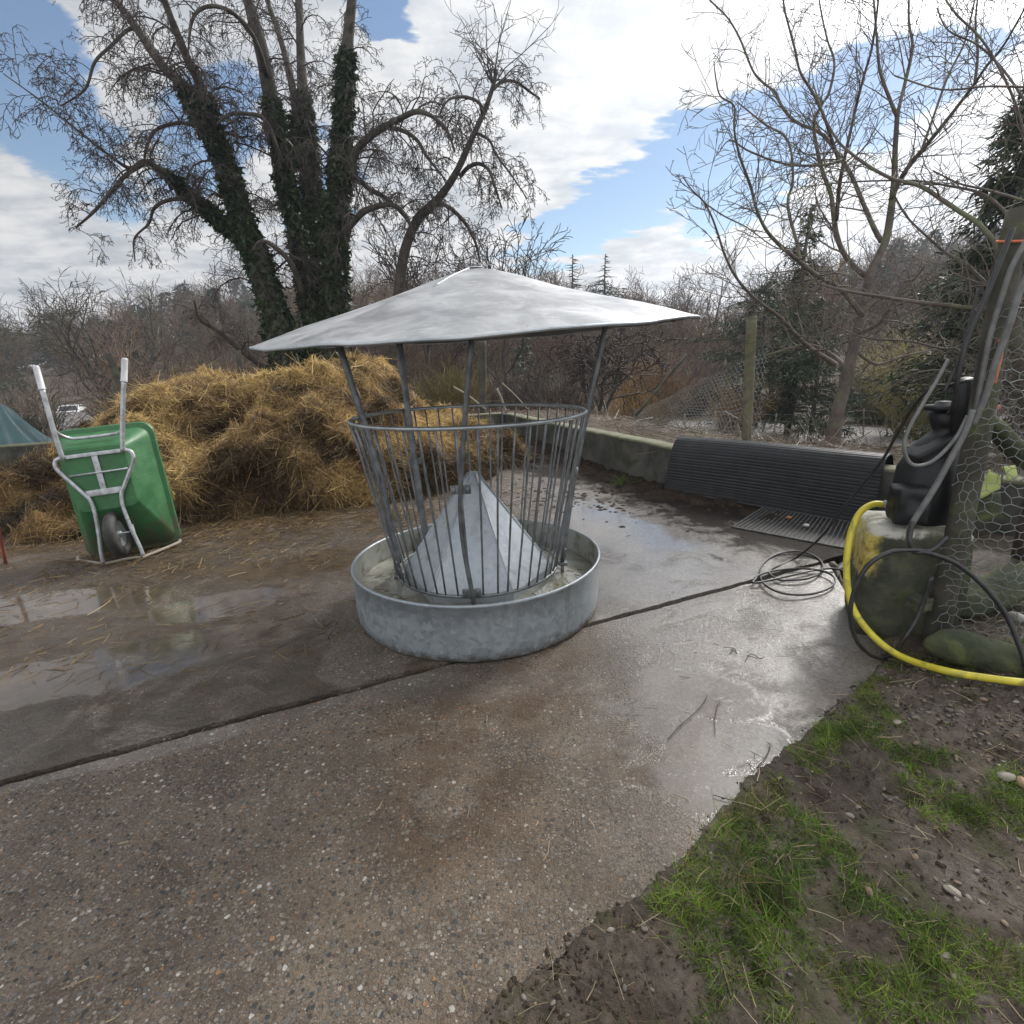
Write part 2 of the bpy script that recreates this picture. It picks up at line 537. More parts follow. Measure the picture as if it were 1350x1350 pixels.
def inside(X, Y, poly):
    r = np.zeros(np.shape(X), bool)
    for (x1, y1), (x2, y2) in zip(poly, np.roll(poly, -1, 0)):
        c = ((y1 > Y) != (y2 > Y)) & (X < (x2 - x1) * (Y - y1) / (y2 - y1 + 1e-12) + x1)
        r ^= c
    return r


def pdist(X, Y, line):
    d = np.full(np.shape(X), 1e9)
    for a, b in zip(line[:-1], line[1:]):
        a, b = np.asarray(a, float), np.asarray(b, float)
        e = b - a
        tt = np.clip(((X - a[0]) * e[0] + (Y - a[1]) * e[1]) / e.dot(e), 0, 1)
        d = np.minimum(d, np.hypot(X - a[0] - tt * e[0], Y - a[1] - tt * e[1]))
    return d


CREST_U = [-1.6, -.9, -.7, -.48, -.3, 0, .2, .33, .45, .6, .8, 1.0, 1.3, 2.]
CREST_H = [6, 6, 8.5, 13.5, 14, 11.5, 9.5, 6, 6.5, 12, 15, 15.5, 15, 14]


def terrain(X, Y):
    X, Y = np.asarray(X, float), np.asarray(Y, float)
    ins = inside(X, Y, YARD)
    s = pdist(X, Y, BACK)
    u = X / np.maximum(Y, 1)
    low = -1.05 - 1.3 * sstep(-3, -14, X) * sstep(12, 40, Y)
    z = .40 + (low - .40) * sstep(1.2, 7.5, s)
    z = z + .06 * fbm(X * .5, Y * .5) * sstep(.3, 2, s)
    hill = np.interp(u, CREST_U, CREST_H) * sstep(24, 125, Y) * sstep(260, 150, Y)
    hill = hill + 1.2 * fbm(X * .02, Y * .02) * sstep(30, 70, Y)
    z = z + hill
    return np.where(ins | (s < .14), -.14, z)


def nonuni(lo, hi, fine_lo, fine_hi, step, growth=1.12):
    a = list(np.arange(fine_lo, fine_hi + step / 2, step))
    st = step
    while a[-1] < hi: st *= growth; a.append(a[-1] + st)
    st = step
    while a[0] > lo: st *= growth; a.insert(0, a[0] - st)
    return np.array(a)


mt, t = newmat('earth')
co = t.co()
n1 = t.noise(co, .35, 6, .6)
c = t.mix(t.maprange(n1, .38, .62), (.085, .066, .05), (.13, .10, .08))
c = t.mix(t.maprange(t.noise(co, .9, 5, .7), .52, .66), c, (.09, .105, .04))
bb = t.bump(t.noise(co, 14, 6, .7), .8, .05)
t.out(t.n('ShaderNodeBsdfPrincipled', {'Base Color': c, 'Roughness': .9, 'Specular IOR Level': .2, 'Normal': bb}).outputs[0])
M['earth'] = mt
V, F = grid(nonuni(-230, 240, -12, 12, .17, 1.12), nonuni(-12, 280, .5, 24, .17, 1.1), terrain)
tag(MB().add(V, F).build('ground', M['earth']), kind='structure')
GLO, GHI = V.min(0), V.max(0)

# road in the dip beyond the yard
M['asphalt'] = simple('road_asphalt', (.15, .138, .138), (.21, .195, .192), 1.2, .75, 0, .3, 30, .01)
RD = spline([(-70, 50), (-40, 46), (-26, 30), (-14, 22.5), (-2, 20.5), (5.5, 19.7), (9.5, 16.5), (13, 14.3), (20, 11), (36, 4)], 14)
mb = MB()
T = np.gradient(RD, axis=0)
N = np.stack([-T[:, 1], T[:, 0]], 1) / np.linalg.norm(T, axis=1)[:, None]
ks = np.linspace(-2.0, 2.0, 7)
P = RD[:, None, :] + N[:, None, :] * ks[None, :, None]
zc = np.maximum(terrain(P[..., 0], P[..., 1]).max(1, keepdims=True), -9) + .07
V = np.concatenate([P, np.broadcast_to(zc[..., None], P.shape[:2] + (1,))], -1).reshape(-1, 3)
i = np.arange(len(RD) - 1)[:, None] * 7 + np.arange(6)[None]
mb.add(V, np.stack([i, i + 1, i + 8, i + 7], -1).reshape(-1, 4))
tag(mb.build('road', M['asphalt']), kind='structure')

# ------------------------------------------------------------------ concrete slabs
J0, J1 = np.array([-2.02, 1.71]), np.array([1.67, 3.36])
JD = (J1 - J0) / np.linalg.norm(J1 - J0)
JN = np.array([-JD[1], JD[0]])


def concrete(name, rear):
    mt, t = newmat(name)
    co = t.co()
    sp = t.n('ShaderNodeSeparateXYZ', {0: co})
    X, Y = sp.outputs[0], sp.outputs[1]

    def spot(px, py, rx, ry, rot=0., soft=.6):
        c = G(px, py)
        mpn = t.n('ShaderNodeMapping', {0: co, 1: (c[0], c[1], 0), 2: (0, 0, math.radians(rot)), 3: (rx, ry, 1)}, vector_type='TEXTURE').outputs[0]
        mpn = t.vm('MULTIPLY', mpn, (1, 1, 0))
        return t.maprange(t.vm('LENGTH', mpn, out=1), 1 + soft / 2, 1 - soft / 2)

    big = t.noise(co, .9, 5, .6)
    mid = t.noise(co, 3.2, 6, .65, .4)
    fine = t.noise(co, 70, 5, .7)
    # aggregate
    wv = t.vm('ADD', co, t.vm('MULTIPLY', t.n('ShaderNodeTexNoise', {'Vector': co, 'Scale': 30., 'Detail': 2.}).outputs[1], (.012, .012, 0)))
    v1 = t.n('ShaderNodeTexVoronoi', {'Vector': wv, 'Scale': 76., 'Randomness': 1.})
    v2 = t.n('ShaderNodeTexVoronoi', {'Vector': wv, 'Scale': 185., 'Randomness': 1.})
    r1 = t.n('ShaderNodeSeparateColor', {0: v1.outputs[1]}).outputs
    r2 = t.n('ShaderNodeSeparateColor', {0: v2.outputs[1]}).outputs
    stones = [(0., (.045, .048, .048)), (.16, (.105, .10, .092)), (.32, (.175, .14, .105)), (.48, (.11, .082, .06)), (.62, (.22, .195, .165)), (.78, (.14, .135, .125)), (.89, (.29, .25, .205)), (.955, (.28, .155, .08)), (.975, (.46, .44, .40))]
    s1 = t.ramp(r1[0], stones, 'CONSTANT')
    s2 = t.ramp(r2[0], stones, 'CONSTANT')
    cem = t.mix(t.maprange(t.m('ADD', t.m('MULTIPLY', mid, .5), t.m('MULTIPLY', t.noise(co, 120, 4, .75), .5)), .36, .64), (.058, .042, .030), (.19, .147, .108))
    k2 = t.m('MULTIPLY', t.m('GREATER_THAN', r2[1], .25), t.maprange(v2.outputs[0], .60, .36))
    k1 = t.m('MULTIPLY', t.m('GREATER_THAN', r1[1], .34), t.maprange(t.m('ADD', v1.outputs[0], t.m('MULTIPLY', r1[2], .22)), .66, .50))
    showl = t.maprange(X, 1.2, -.6, .25, 1.)                 # aggregate worn bare towards the left of the yard
    c = t.mix(t.m('MULTIPLY', k2, .8), cem, s2)
    c = t.mix(t.m('MULTIPLY', t.m('MULTIPLY', k1, showl), t.maprange(mid, .25, .5, .6, 1.)), c, s1)
    pale = t.maprange(X, .35, 1.1)
    c = t.mix(t.m('MULTIPLY', pale, .5), c, t.mix(t.maprange(t.noise(co, 45, 5, .75), .38, .62), (.14, .13, .12), (.34, .325, .31)))
    # rust and slurry stains, with the roof's dark reflection painted in
    rust = t.m('MULTIPLY', t.maprange(t.noise(co, 2.3, 6, .68, .5), .46, .66), t.maprange(X, -1.2, -.1) if not rear else .5)
    c = t.mix(t.m('MULTIPLY', rust, .55), c, (.10, .067, .040))
    if not rear:
        br = t.m('MULTIPLY', t.m('MAXIMUM', t.m('MAXIMUM', spot(640, 930, .62, .26, 24, 1.), spot(600, 1060, .30, .30, 0, 1.2)), spot(830, 1000, .14, .14, 0, .8)), t.maprange(t.noise(co, 4.5, 6, .7, .6), .34, .58))  # wet stain before the trough, deepened to stand in for the roof's reflection
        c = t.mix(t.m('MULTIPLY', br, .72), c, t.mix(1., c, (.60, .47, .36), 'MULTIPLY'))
    h = t.m('ADD', t.m('MULTIPLY', k1, .36), t.m('ADD', t.m('MULTIPLY', k2, .3), t.m('MULTIPLY', fine, .7)))
    if rear:
        mudm = t.m('ADD', t.m('MULTIPLY', t.noise(co, 1.6, 7, .66, .6), 1.), t.maprange(X, .4, -2.4, -.12, .13))
        mud = t.maprange(mudm, .47, .58)
        nzw = t.m('SUBTRACT', t.noise(co, 3.5, 7, .7, .5), .5)
        d1 = t.m('ADD', t.m('ADD', t.m('MULTIPLY', X, -.933), t.m('MULTIPLY', Y, -.36)), .933 * 1.85 + .36 * 5.95)
        d2 = t.m('ADD', t.m('ADD', t.m('MULTIPLY', X, -.741), t.m('MULTIPLY', Y, -.671)), .741 * 1.85 + .671 * 5.95)
        w1 = t.maprange(t.m('ADD', d1, t.m('MULTIPLY', nzw, 2.2)), 1.05, .45)
        w2 = t.m('MULTIPLY', t.maprange(t.m('ADD', d2, t.m('MULTIPLY', nzw, 1.5)), .55, .20), t.maprange(X, 2.9, 2.3))
        wallm = t.m('MAXIMUM', w1, w2)
        mcol = t.mix(t.maprange(t.noise(co, 8, 6, .7), .3, .7), (.035, .023, .014), (.10, .068, .040))
        c = t.mix(t.m('MULTIPLY', mud, .88), c, mcol)
        c = t.mix(wallm, c, (.018, .013, .010))
        lump = t.noise(co, 16, 6, .7, .3)
        h = t.m('ADD', h, t.m('MULTIPLY', t.m('MAXIMUM', mud, wallm), t.m('MULTIPLY', lump, 3.2)))
        pud = t.m('MAXIMUM', t.m('MAXIMUM', spot(840, 690, .75, .85, 30), spot(5, 718, .75, .62, 0, .3)), t.m('MAXIMUM', spot(60, 800, .8, .26, 10), spot(150, 880, .9, .26, 24)))
        pud = t.m('MAXIMUM', pud, t.m('MAXIMUM', spot(400, 745, .6, .26, 20), spot(290, 800, .5, .22, 20)))
        pn = t.m('ADD', t.m('ADD', t.m('MULTIPLY', t.noise(co, 3.1, 6, .7, .5), .55), t.m('MULTIPLY', t.noise(t.n('ShaderNodeMapping', {0: co, 2: (0, 0, -.4), 3: (1, 2.6, 1)}).outputs[0], 9, 7, .75, .6), .45)), t.m('MULTIPLY', pud, .26))
        pudm = t.m('MAXIMUM', t.maprange(pn, .47, .66), t.m('MULTIPLY', t.maprange(X, -.1, .7), t.maprange(t.noise(co, 2.6, 6, .65, .4), .34, .50, .45, .93)))
        pudm = t.m('MULTIPLY', pudm, t.m('SUBTRACT', 1., t.m('MULTIPLY', wallm, .96)))
        wet = t.maprange(t.m('ADD', t.noise(co, 1.9, 6, .7), t.m('MULTIPLY', pale, .3)), .36, .58, .25, 1.)
        wet = t.m('MULTIPLY', wet, t.m('SUBTRACT', 1., t.m('MULTIPLY', wallm, .9)))
    else:
        pud = t.m('MAXIMUM', t.m('MAXIMUM', spot(910, 960, .42, .5, 0), spot(60, 1022, .55, .06, 24)), t.m('MAXIMUM', spot(600, 905, .9, .13, 0), spot(800, 1010, .16, .13, 0)))
        pud = t.m('MAXIMUM', pud, t.m('MAXIMUM', spot(300, 965, .5, .05, 24), spot(900, 810, .5, .06, 24)))
        pn = t.m('ADD', t.noise(co, 3.4, 6, .62, .3), t.m('MULTIPLY', pud, .34))
        pudm = t.m('MAXIMUM', t.maprange(pn, .62, .82), t.m('MULTIPLY', t.maprange(X, .15, .8), t.maprange(t.noise(co, 3.0, 6, .65, .4), .36, .56, .15, .72)))
        wet = t.m('MAXIMUM', t.maprange(X, .05, .75), t.maprange(t.m('ADD', t.m('MULTIPLY', Y, .22), big), 1.0, 1.35))
        wet = t.m('MULTIPLY', wet, t.maprange(big, .25, .5, .7, 1.))
    wetc = t.m('MAXIMUM', pudm, wet)
    c = t.mix(t.m('MULTIPLY', wetc, .38), c, t.mix(1., c, (.42, .40, .38), 'MULTIPLY'))
    hb = t.m('MULTIPLY', t.m('SUBTRACT', h, .75), t.m('SUBTRACT', 1., t.m('MULTIPLY', pudm, .93)))
    nb = t.bump(hb, .95, .008)
    ripple = t.m('ADD', t.noise(co, 85, 4, .65), t.m('MULTIPLY', t.noise(co, 36, 3, .6), 1.3))
    hc = t.m('MULTIPLY', t.m('ADD', t.m('MULTIPLY', t.m('SUBTRACT', ripple, 1.15), 1.5), t.m('MULTIPLY', t.m('SUBTRACT', h, .75), .3 if rear else .5)), t.m('SUBTRACT', 1., t.m('MULTIPLY', pudm, .985)))
    nc = t.bump(hc, .8, .007)
    b = t.n('ShaderNodeBsdfPrincipled', {'Base Color': c, 'Roughness': t.m('SUBTRACT', .72, t.m('MULTIPLY', wet, .22)), 'Specular IOR Level': t.m('SUBTRACT', .35, t.m('MULTIPLY', wallm, .25)) if rear else .35, 'Normal': nb,
                                         'Coat Weight': wetc, 'Coat IOR': 1.5, 'Coat Normal': nc,
                                         'Coat Roughness': t.m('SUBTRACT', .15, t.m('MULTIPLY', pudm, .13))})
    t.out(b.outputs[0])
    return mt


def slab(name, outline, z, mat, thick=.12):
    mb = MB()
    n = len(outline)
    V = [(x, y, z) for x, y in outline] + [(x, y, z - thick) for x, y in outline]
    mb.ngon(V, [list(range(n))] + [[i, i + n, (i + 1) % n + n, (i + 1) % n] for i in range(n)])
    o = tag(mb.build(name, mat, smooth=False), kind='structure')
    bm = bmesh.new(); bm.from_mesh(o.data)
    lo, hi = np.min(outline, 0), np.max(outline, 0)
    for ax in (0, 1):
        for c in np.arange(max(lo[ax], -9) + .13, hi[ax], .3):
            co, no = [0, 0, 0], [0, 0, 0]
            co[ax] = c; no[ax] = 1
            bmesh.ops.bisect_plane(bm, geom=bm.verts[:] + bm.edges[:] + bm.faces[:], plane_co=co, plane_no=no)
    bm.to_mesh(o.data); bm.free()
    return o


EDGE = [G(*q)[:2] for q in ((1168, 872), (1150, 890), (1110, 930), (1080, 955), (1035, 992), (1000, 1020), (955, 1070), (920, 1110), (870, 1165), (830, 1200), (790, 1218), (760, 1240), (725, 1275), (690, 1300), (650, 1340))]
EDGE += [(-.3, .72), (-.75, .35), (-1.4, -.3)]
rr = np.random.default_rng(5)


def jpt(s, off): return J0 + JD * s + JN * off


js = np.arange(-7, 5.2, .035)
wob = lambda s: .010 * float(perlin(s * 3.1, .5)) + .007 * float(perlin(s * 9., .7)) + .009 * max(0., float(perlin(s * 17., .3)))
front = [jpt(s, -.016 + wob(s)) for s in js if s < 4.75]
front_out = [tuple(p) for p in front] + [tuple(p) for p in EDGE] + [(-7, -3.0)]
EDGE_LINE = np.array([(2.35, 3.65)] + [np.array(p) for p in EDGE])
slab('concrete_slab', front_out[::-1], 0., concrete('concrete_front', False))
rear_lo = [tuple(jpt(s, .016 + wob(s + 40))) for s in js]
rear_out = [q for q in rear_lo if q[0] < 2.5] + [(2.75, 4.0), (3.3, 4.15), (3.34, 4.3), (1.9, 5.93), (-.08, 11.02), (-9.5, 8.25), (-14, 7), (-14, -1)]
slab('concrete_yard', rear_out, .010, concrete('concrete_rear', True))
# dirt packed in the joint
mb = MB()
q = [jpt(s, o) for s in (-7, 5.2) for o in (-.05, .05)]
mb.ngon([(q[0][0], q[0][1], -.05), (q[2][0], q[2][1], -.05), (q[3][0], q[3][1], -.05), (q[1][0], q[1][1], -.05)], [[0, 1, 2, 3]])
tag(mb.build('joint_dirt', M['pit'], smooth=False), kind='structure')

# ------------------------------------------------------------------ round hay feeder
FC = np.array([-.232, 3.2025, 0.])
fd = empty('hay_feeder', FC, 'round galvanised hay feeder with a barred basket and a conical metal roof', 'hay feeder')
mb = MB()
dent = lambda V: V * np.array([1, 1, 1]) + np.stack([.006 * np.sin(3 * np.arctan2(V[:, 1], V[:, 0]) + .7), .004 * np.cos(2 * np.arctan2(V[:, 1], V[:, 0])), 0 * V[:, 0]], -1)
lathe(mb, [(.748, .012), (.759, .012), (.762, .02), (.766, .06), (.768, .20), (.768, .318), (.774, .322), (.777, .330), (.774, .338), (.768, .340), (.761, .337), (.758, .330)], (0, 0, 0), 96, dent)
tr = mb.build('trough', M['galv_trough'], fd)
mb = MB()
lathe(mb, [(.7575, .331), (.756, .28), (.752, .12), (.735, .085), (.6, .08), (.0, .08)], (0, 0, 0), 96, dent)
mb.build('liner', M['trough_in'], tr)
mb = MB()
aa = np.linspace(-.3, .12, 3) + math.radians(-55)
# basket
ZB, RB, ZT, RT = .262, .505, 1.21, .688
ring = lambda R, z, n=72: [(R * math.cos(a), R * math.sin(a), z) for a in np.linspace(0, 2 * np.pi, n, endpoint=False)]
mb = MB(); tube(mb, ring(RT, ZT), .0115, 10, True); mb.build('top_ring', M['galv'], fd)
mb = MB(); tube(mb, ring(RB, ZB), .010, 8, True); mb.build('bottom_ring', M['galv_dark'], fd)
NB = 46
for k in range(NB):
    a = 2 * np.pi * (k + .35) / NB + .012 * math.sin(k * 5.1)
    b0 = a + .012 * math.sin(k * 2.3)
    mid = (RB + RT) / 2 + .006 * math.sin(k * 3.7)
    mb = MB()
    tube(mb, spline([(RB * math.cos(b0), RB * math.sin(b0), ZB), (mid * math.cos(a), mid * math.sin(a), (ZB + ZT) / 2), (RT * math.cos(a), RT * math.sin(a), ZT)], 3), .0058, 7)
    mb.build('bar', M['galv_dark'], fd)
# pyramid that spreads the hay
mb = MB()
NPY, RP, AP = 6, .475, np.array([-.015, .0, .865])
ang = [math.radians(-62 + 60 * k) for k in range(NPY)]
Vp, Fp = [], []
for a in ang:
    Vp += [(RP * math.cos(a), RP * math.sin(a), .235), (.022 * math.cos(a), .022 * math.sin(a), .862), (RP * 1.0 * math.cos(a), RP * math.sin(a), .10)]
for k in range(NPY):
    j = (k + 1) % NPY
    Fp += [[3 * k, 3 * j, 3 * j + 1, 3 * k + 1], [3 * k + 2, 3 * j + 2, 3 * j, 3 * k]]
Fp.append([3 * k + 1 for k in range(NPY)])
mb.ngon(Vp, Fp)
M['galv_clean'] = galvanised('galvanised_sheet', (.34, .38, .42), (.52, .56, .60), .35, .46, 0., .25)
py = mb.build('hay_pyramid', M['galv_clean'], fd, smooth=False)
mb = MB()
for a in ang:
    tube(mb, [(RP * 1.003 * math.cos(a), RP * 1.003 * math.sin(a), .12), (RP * 1.003 * math.cos(a), RP * 1.003 * math.sin(a), .236), (.026 * math.cos(a), .026 * math.sin(a), .862)], .006, 6)
mb.build('seam', M['galv_clean'], py)

# roof: flattened cone, leaning a little, rim low at the front
RCX, RCY, RZ, RR = -.156 - FC[0], 3.263 - FC[1], 1.657, 1.215
ROOF_PROF = [(0, .358), (.03, .356), (.08, .345), (.2, .303), (.4, .222), (.6, .150), (.8, .082), (.93, .030), (1.0, .0)]


def roofz(x, y):
    r = np.hypot(x, y) / RR
    a = np.arctan2(y, x)
    pr = np.interp(r, [p[0] for p in ROOF_PROF], [p[1] for p in ROOF_PROF])
    return RZ + pr + .0303 * x + .0342 * y - .0174 * np.cos(2 * (a - 1.492)) * np.clip(r, 0, 1.1)**2 + .003 * np.sin(9 * a + 1) * np.clip(r, 0, 1)**2 + .007 * perlin(x * 3, y * 3) + .0028 * perlin(x * 7, y * 7, 4.)


mb = MB()
K = 120
rs = np.array([.004, .03, .06, .1, .16, .22, .3, .38, .46, .54, .62, .7, .78, .86, .93, .975, 1.0]) * RR
A_ = np.linspace(0, 2 * np.pi, K, endpoint=False)
X = rs[:, None] * np.cos(A_); Y = rs[:, None] * np.sin(A_)
top = np.stack([X + RCX, Y + RCY, roofz(X, Y)], -1)
bot = np.stack([X * .997 + RCX, Y * .997 + RCY, roofz(X, Y) - .006], -1)
n = len(rs)
V = np.concatenate([top.reshape(-1, 3), bot.reshape(-1, 3)])
i = np.arange(n - 1)[:, None] * K; k = np.arange(K)[None]; k2 = (k + 1) % K
Ft = np.stack(np.broadcast_arrays(i + k, i + k2, i + K + k2, i + K + k), -1).reshape(-1, 4)[:, ::-1]
Fb = Ft[:, ::-1] + n * K
mb.add(V[:n * K], Ft)
under = MB().add(V[n * K:], Ft[:, ::-1])
mt, t = newmat('roof_metal')
co = t.co()
scr = t.noise(t.n('ShaderNodeMapping', {0: co, 2: (0, 0, .5), 3: (1, 9, 1)}).outputs[0], 8, 6, .7, .8)
nz = t.noise(co, 3.2, 6, .62, .4)
c = t.mix(t.maprange(nz, .32, .68), (.27, .275, .285), (.52, .525, .535))
c = t.mix(t.m('MULTIPLY', t.maprange(scr, .56, .66), .6), c, (.70, .71, .72))
cut = t.noise(t.n('ShaderNodeMapping', {0: co, 2: (0, 0, -.7), 3: (2, 26, 2)}).outputs[0], 5, 5, .7, .4)
c = t.mix(t.m('MULTIPLY', t.maprange(cut, .62, .68), .6), c, (.22, .215, .205))
c = t.mix(t.m('MULTIPLY', t.maprange(t.noise(co, 28, 3, .5), .70, .76), .8), c, (.16, .14, .11))
c = t.mix(t.m('MULTIPLY', t.maprange(t.noise(co, 9, 6, .75, 1.), .60, .70), .5), c, (.26, .255, .245))
t.out(t.n('ShaderNodeBsdfPrincipled', {'Base Color': c, 'Metallic': .6, 'Roughness': t.m('ADD', t.maprange(nz, .3, .7, .28, .44), t.m('MULTIPLY', scr, .12)), 'Normal': t.bump(t.noise(co, 5, 4, .6), .12, .012)}).outputs[0])
rf = mb.build('roof', mt, fd)
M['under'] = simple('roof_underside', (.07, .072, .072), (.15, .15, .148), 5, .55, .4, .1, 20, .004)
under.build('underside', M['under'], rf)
mb = MB(); tube(mb, [tuple(p) for p in top[-1] - [0, 0, .004]], .007, 8, True); mb.build('rim', M['galv'], rf)
mb = MB()
a0 = math.radians(-118)
ln = [(r * math.cos(a0), r * math.sin(a0)) for r in np.linspace(.05, .42, 10)]
tube(mb, [(x + RCX, y + RCY, float(roofz(np.array(x), np.array(y))) + .002) for x, y in ln], .004, 6)
lathe(mb, [(.0, .009), (.05, .007), (.06, .0)], (RCX, RCY, RZ + .358), 16)
mb.build('cap', M['galv'], rf)
# roof ribs below
for a in np.radians([5, 95, 185, 275]):
    mb = MB()
    tube(mb, [(r * math.cos(a) + RCX, r * math.sin(a) + RCY, float(roofz(np.array(r * math.cos(a)), np.array(r * math.sin(a)))) - .02) for r in np.linspace(.1, .97, 8) * RR], .012, 6)
    mb.build('rafter', M['galv_dark'], rf)
# four legs that carry the roof
w2l = lambda p: np.asarray(p) - FC
legs = [((-.745, 3.2, .215), (-.80, 3.2, .85), (-.955, 3.2, 1.64), .020), ((-.232, 2.70, .22), (-.262, 2.62, .80), (-.148, 2.48, 1.63), .0135),
        ((.312, 3.2, .26), (.40, 3.2, .85), (.583, 3.2, 1.72), .016), ((-.610, 3.57, .30), (-.664, 3.64, .95), (-.705, 3.70, 1.69), .022)]
for p0, p1, p2, r in legs:
    mb = MB()
    pts = spline([w2l(p0), w2l(p1), w2l(p2)], 8)
    tube(mb, pts, r, 10)
    lg = mb.build('leg', M['galv_dark'], fd)
    for zt in (.30, .86):
        i = int(np.argmin(np.abs(pts[:, 2] - zt)))
        p = pts[i]
        ta = math.atan2(p[1], p[0])
        u = np.array([-math.sin(ta), math.cos(ta), 0]); rad = np.array([math.cos(ta), math.sin(ta), 0])
        mb = MB()
        box(mb, p + rad * .004 if zt < .5 else p - rad * .004, (.105, .012, .045), np.stack([u, rad, [0, 0, 1]], 1), .004)
        lathe(mb, [(0, .02), (.011, .02), (.011, -.02), (0, -.02)], p + u * .035, 8)
        lathe(mb, [(0, .02), (.011, .02), (.011, -.02), (0, -.02)], p - u * .035, 8)
        mb.build('bracket', M['galv_dark'], lg)
    mb = MB()
    p = pts[0]
    box(mb, (p[0], p[1], p[2] - .015), (.055, .055, .02), None, .003)
    tube(mb, [(p[0], p[1], .085), (p[0], p[1], p[2])], r * .7, 8)
    mb.build('foot', M['galv_dark'], lg)

# rain water in the trough
mt, t = newmat('trough_water')
co = t.co()
nz = t.noise(co, 5, 6, .7, .6)
c = t.mix(t.maprange(nz, .42, .6), (.26, .27, .24), (.15, .135, .09))
t.out(t.n('ShaderNodeBsdfPrincipled', {'Base Color': c, 'Roughness': .3, 'Coat Weight': 1., 'Coat Roughness': .01, 'Coat IOR': 1.33, 'Coat Normal': t.bump(t.noise(co, 9, 3), .06, .01)}).outputs[0])
mb = MB()
lathe(mb, [(.7545, .0), (.6, .0), (.3, .0), (.002, .0)], (FC[0], FC[1], .185), 96)
tag(mb.build('trough_water', mt), 'shallow murky rain water standing in the galvanised feeder trough', 'water', kind='stuff')
p = np.stack([FC[0] + .62 * np.cos(RNG.uniform(0, 6.28, 260)) * RNG.uniform(.75, 1.16, 260), FC[1] + .62 * np.sin(RNG.uniform(0, 6.28, 260)) * RNG.uniform(.75, 1.16, 260), np.full(260, .188)], -1)
p = np.array([FC + np.array([r * math.cos(a), r * math.sin(a), .188]) for a, r in zip(RNG.uniform(0, 6.28, 420), RNG.uniform(.49, .73, 420))][:190])
mb = MB()
p = p[:190]
d = RNG.normal(size=(190, 3)) * [1, 1, .05]; d /= np.linalg.norm(d, axis=1)[:, None]
ribbons(mb, p, d, RNG.uniform(.02, .09, 190), .0035, None, np.array([(.30, .22, .1)]) * RNG.uniform(.3, 1.2, (190, 1)))
tag(mb.build('hay_scraps', M['straw']), 'wet hay scraps floating in the feeder trough', 'hay', kind='stuff')

# ------------------------------------------------------------------ wheelbarrow standing on its nose
wu = np.array([.951, .309, 0]); ww = np.array([.309, -.951, 0])
lean = math.radians(5)
wv = np.array([0, 0, 1.]) * math.cos(lean) - ww * math.sin(lean)
wn = ww * math.cos(lean) + np.array([0, 0, 1.]) * math.sin(lean)
WO = np.array([-3.265, 4.205, .035])
rl_ = math.radians(3.6)                                   # it also leans over to one side
wu, wv = wu * math.cos(rl_) + np.array([0, 0, 1.]) * 0 + wv * math.sin(rl_), wv * math.cos(rl_) - wu * math.sin(rl_)
wl = lambda u, v, w: u * wu + v * wv + w * wn
wb = empty('wheelbarrow', WO, 'green wheelbarrow tipped up on its nose in front of the straw heap', 'wheelbarrow')


def rrect(u0, u1, v0, v1, r, w, n=6):
    out = []
    for cx, cy, a0 in ((u1 - r, v0 + r, -90), (u1 - r, v1 - r, 0), (u0 + r, v1 - r, 90), (u0 + r, v0 + r, 180)):
        for k in range(n + 1):
            a = math.radians(a0 + 90 * k / n)
            out.append((cx + r * math.cos(a), cy + r * math.sin(a), w))
    return out


mb = MB()
loops = [rrect(-.365, .365, .00, 1.10, .10, -.350), rrect(-.372, .372, -.007, 1.107, .10, -.335), rrect(-.365, .365, .0, 1.10, .10, -.318), rrect(-.335, .335, .03, 1.065, .09, -.31),
         rrect(-.328, .328, .05, 1.058, .085, -.29), rrect(-.222, .222, .405, .955, .05, -.040), rrect(-.205, .205, .43, .935, .045, -.024), rrect(-.05, .05, .60, .80, .03, -.022)]
nl = len(loops[0])
V = np.array([wl(*p) for lp in loops for p in lp])
F = []
for a in range(len(loops) - 1):
    for k in range(nl):
        k2 = (k + 1) % nl
        F.append((a * nl + k, a * nl + k2, (a + 1) * nl + k2, (a + 1) * nl + k))
mb.add(V, F)
mb.poly.append([(len(loops) - 1) * nl + k for k in range(nl)])
tray = mb.build('tray', M['green'], wb)
tray.data.set_sharp_from_angle(angle=math.radians(24))
md = tray.modifiers.new('solid', 'SOLIDIFY'); md.thickness = .008; md.offset = -1
tl = lambda P: np.array([wl(*p) for p in P])
for sg in (-1, 1):
    mb = MB()
    tube(mb, tl(spline([(sg * .145, .0, 0), (sg * .14, .08, .004), (sg * .11, .30, .004), (sg * .105, .50, 0), (sg * .15, .60, 0), (sg * .255, .78, .0), (sg * .268, .84, 0), (sg * .25, .875, -.002), (sg * .20, .885, -.002)], 5)), .0155, 10)
    mb.build('frame', M['zinc'], wb)
    mb = MB()
    tube(mb, tl(spline([(sg * .205, .87, .0), (sg * .222 + .015, 1.0, .012), (sg * .255 + .06, 1.28, .03), (sg * .272 + .085, 1.42, .04)], 4)), .018, 10)
    hd = mb.build('handle', M['zinc'], wb)
    mb = MB()
    tube(mb, tl([(sg * .271 + .083, 1.41, .039), (sg * .272 + .084, 1.418, .039), (sg * .273 + .085, 1.42, .04), (sg * .292 + .112, 1.575, .05), (sg * .294 + .114, 1.588, .051)]), [.023, .026, .0225, .021, .016], 12)
    mb.build('grip', M['grip'], hd)
mb = MB(); box(mb, wl(0, .885, -.006), (.47, .03, .012), np.stack([wu, wv, wn], 1), .003); mb.build('crossbar', M['zinc'], wb)
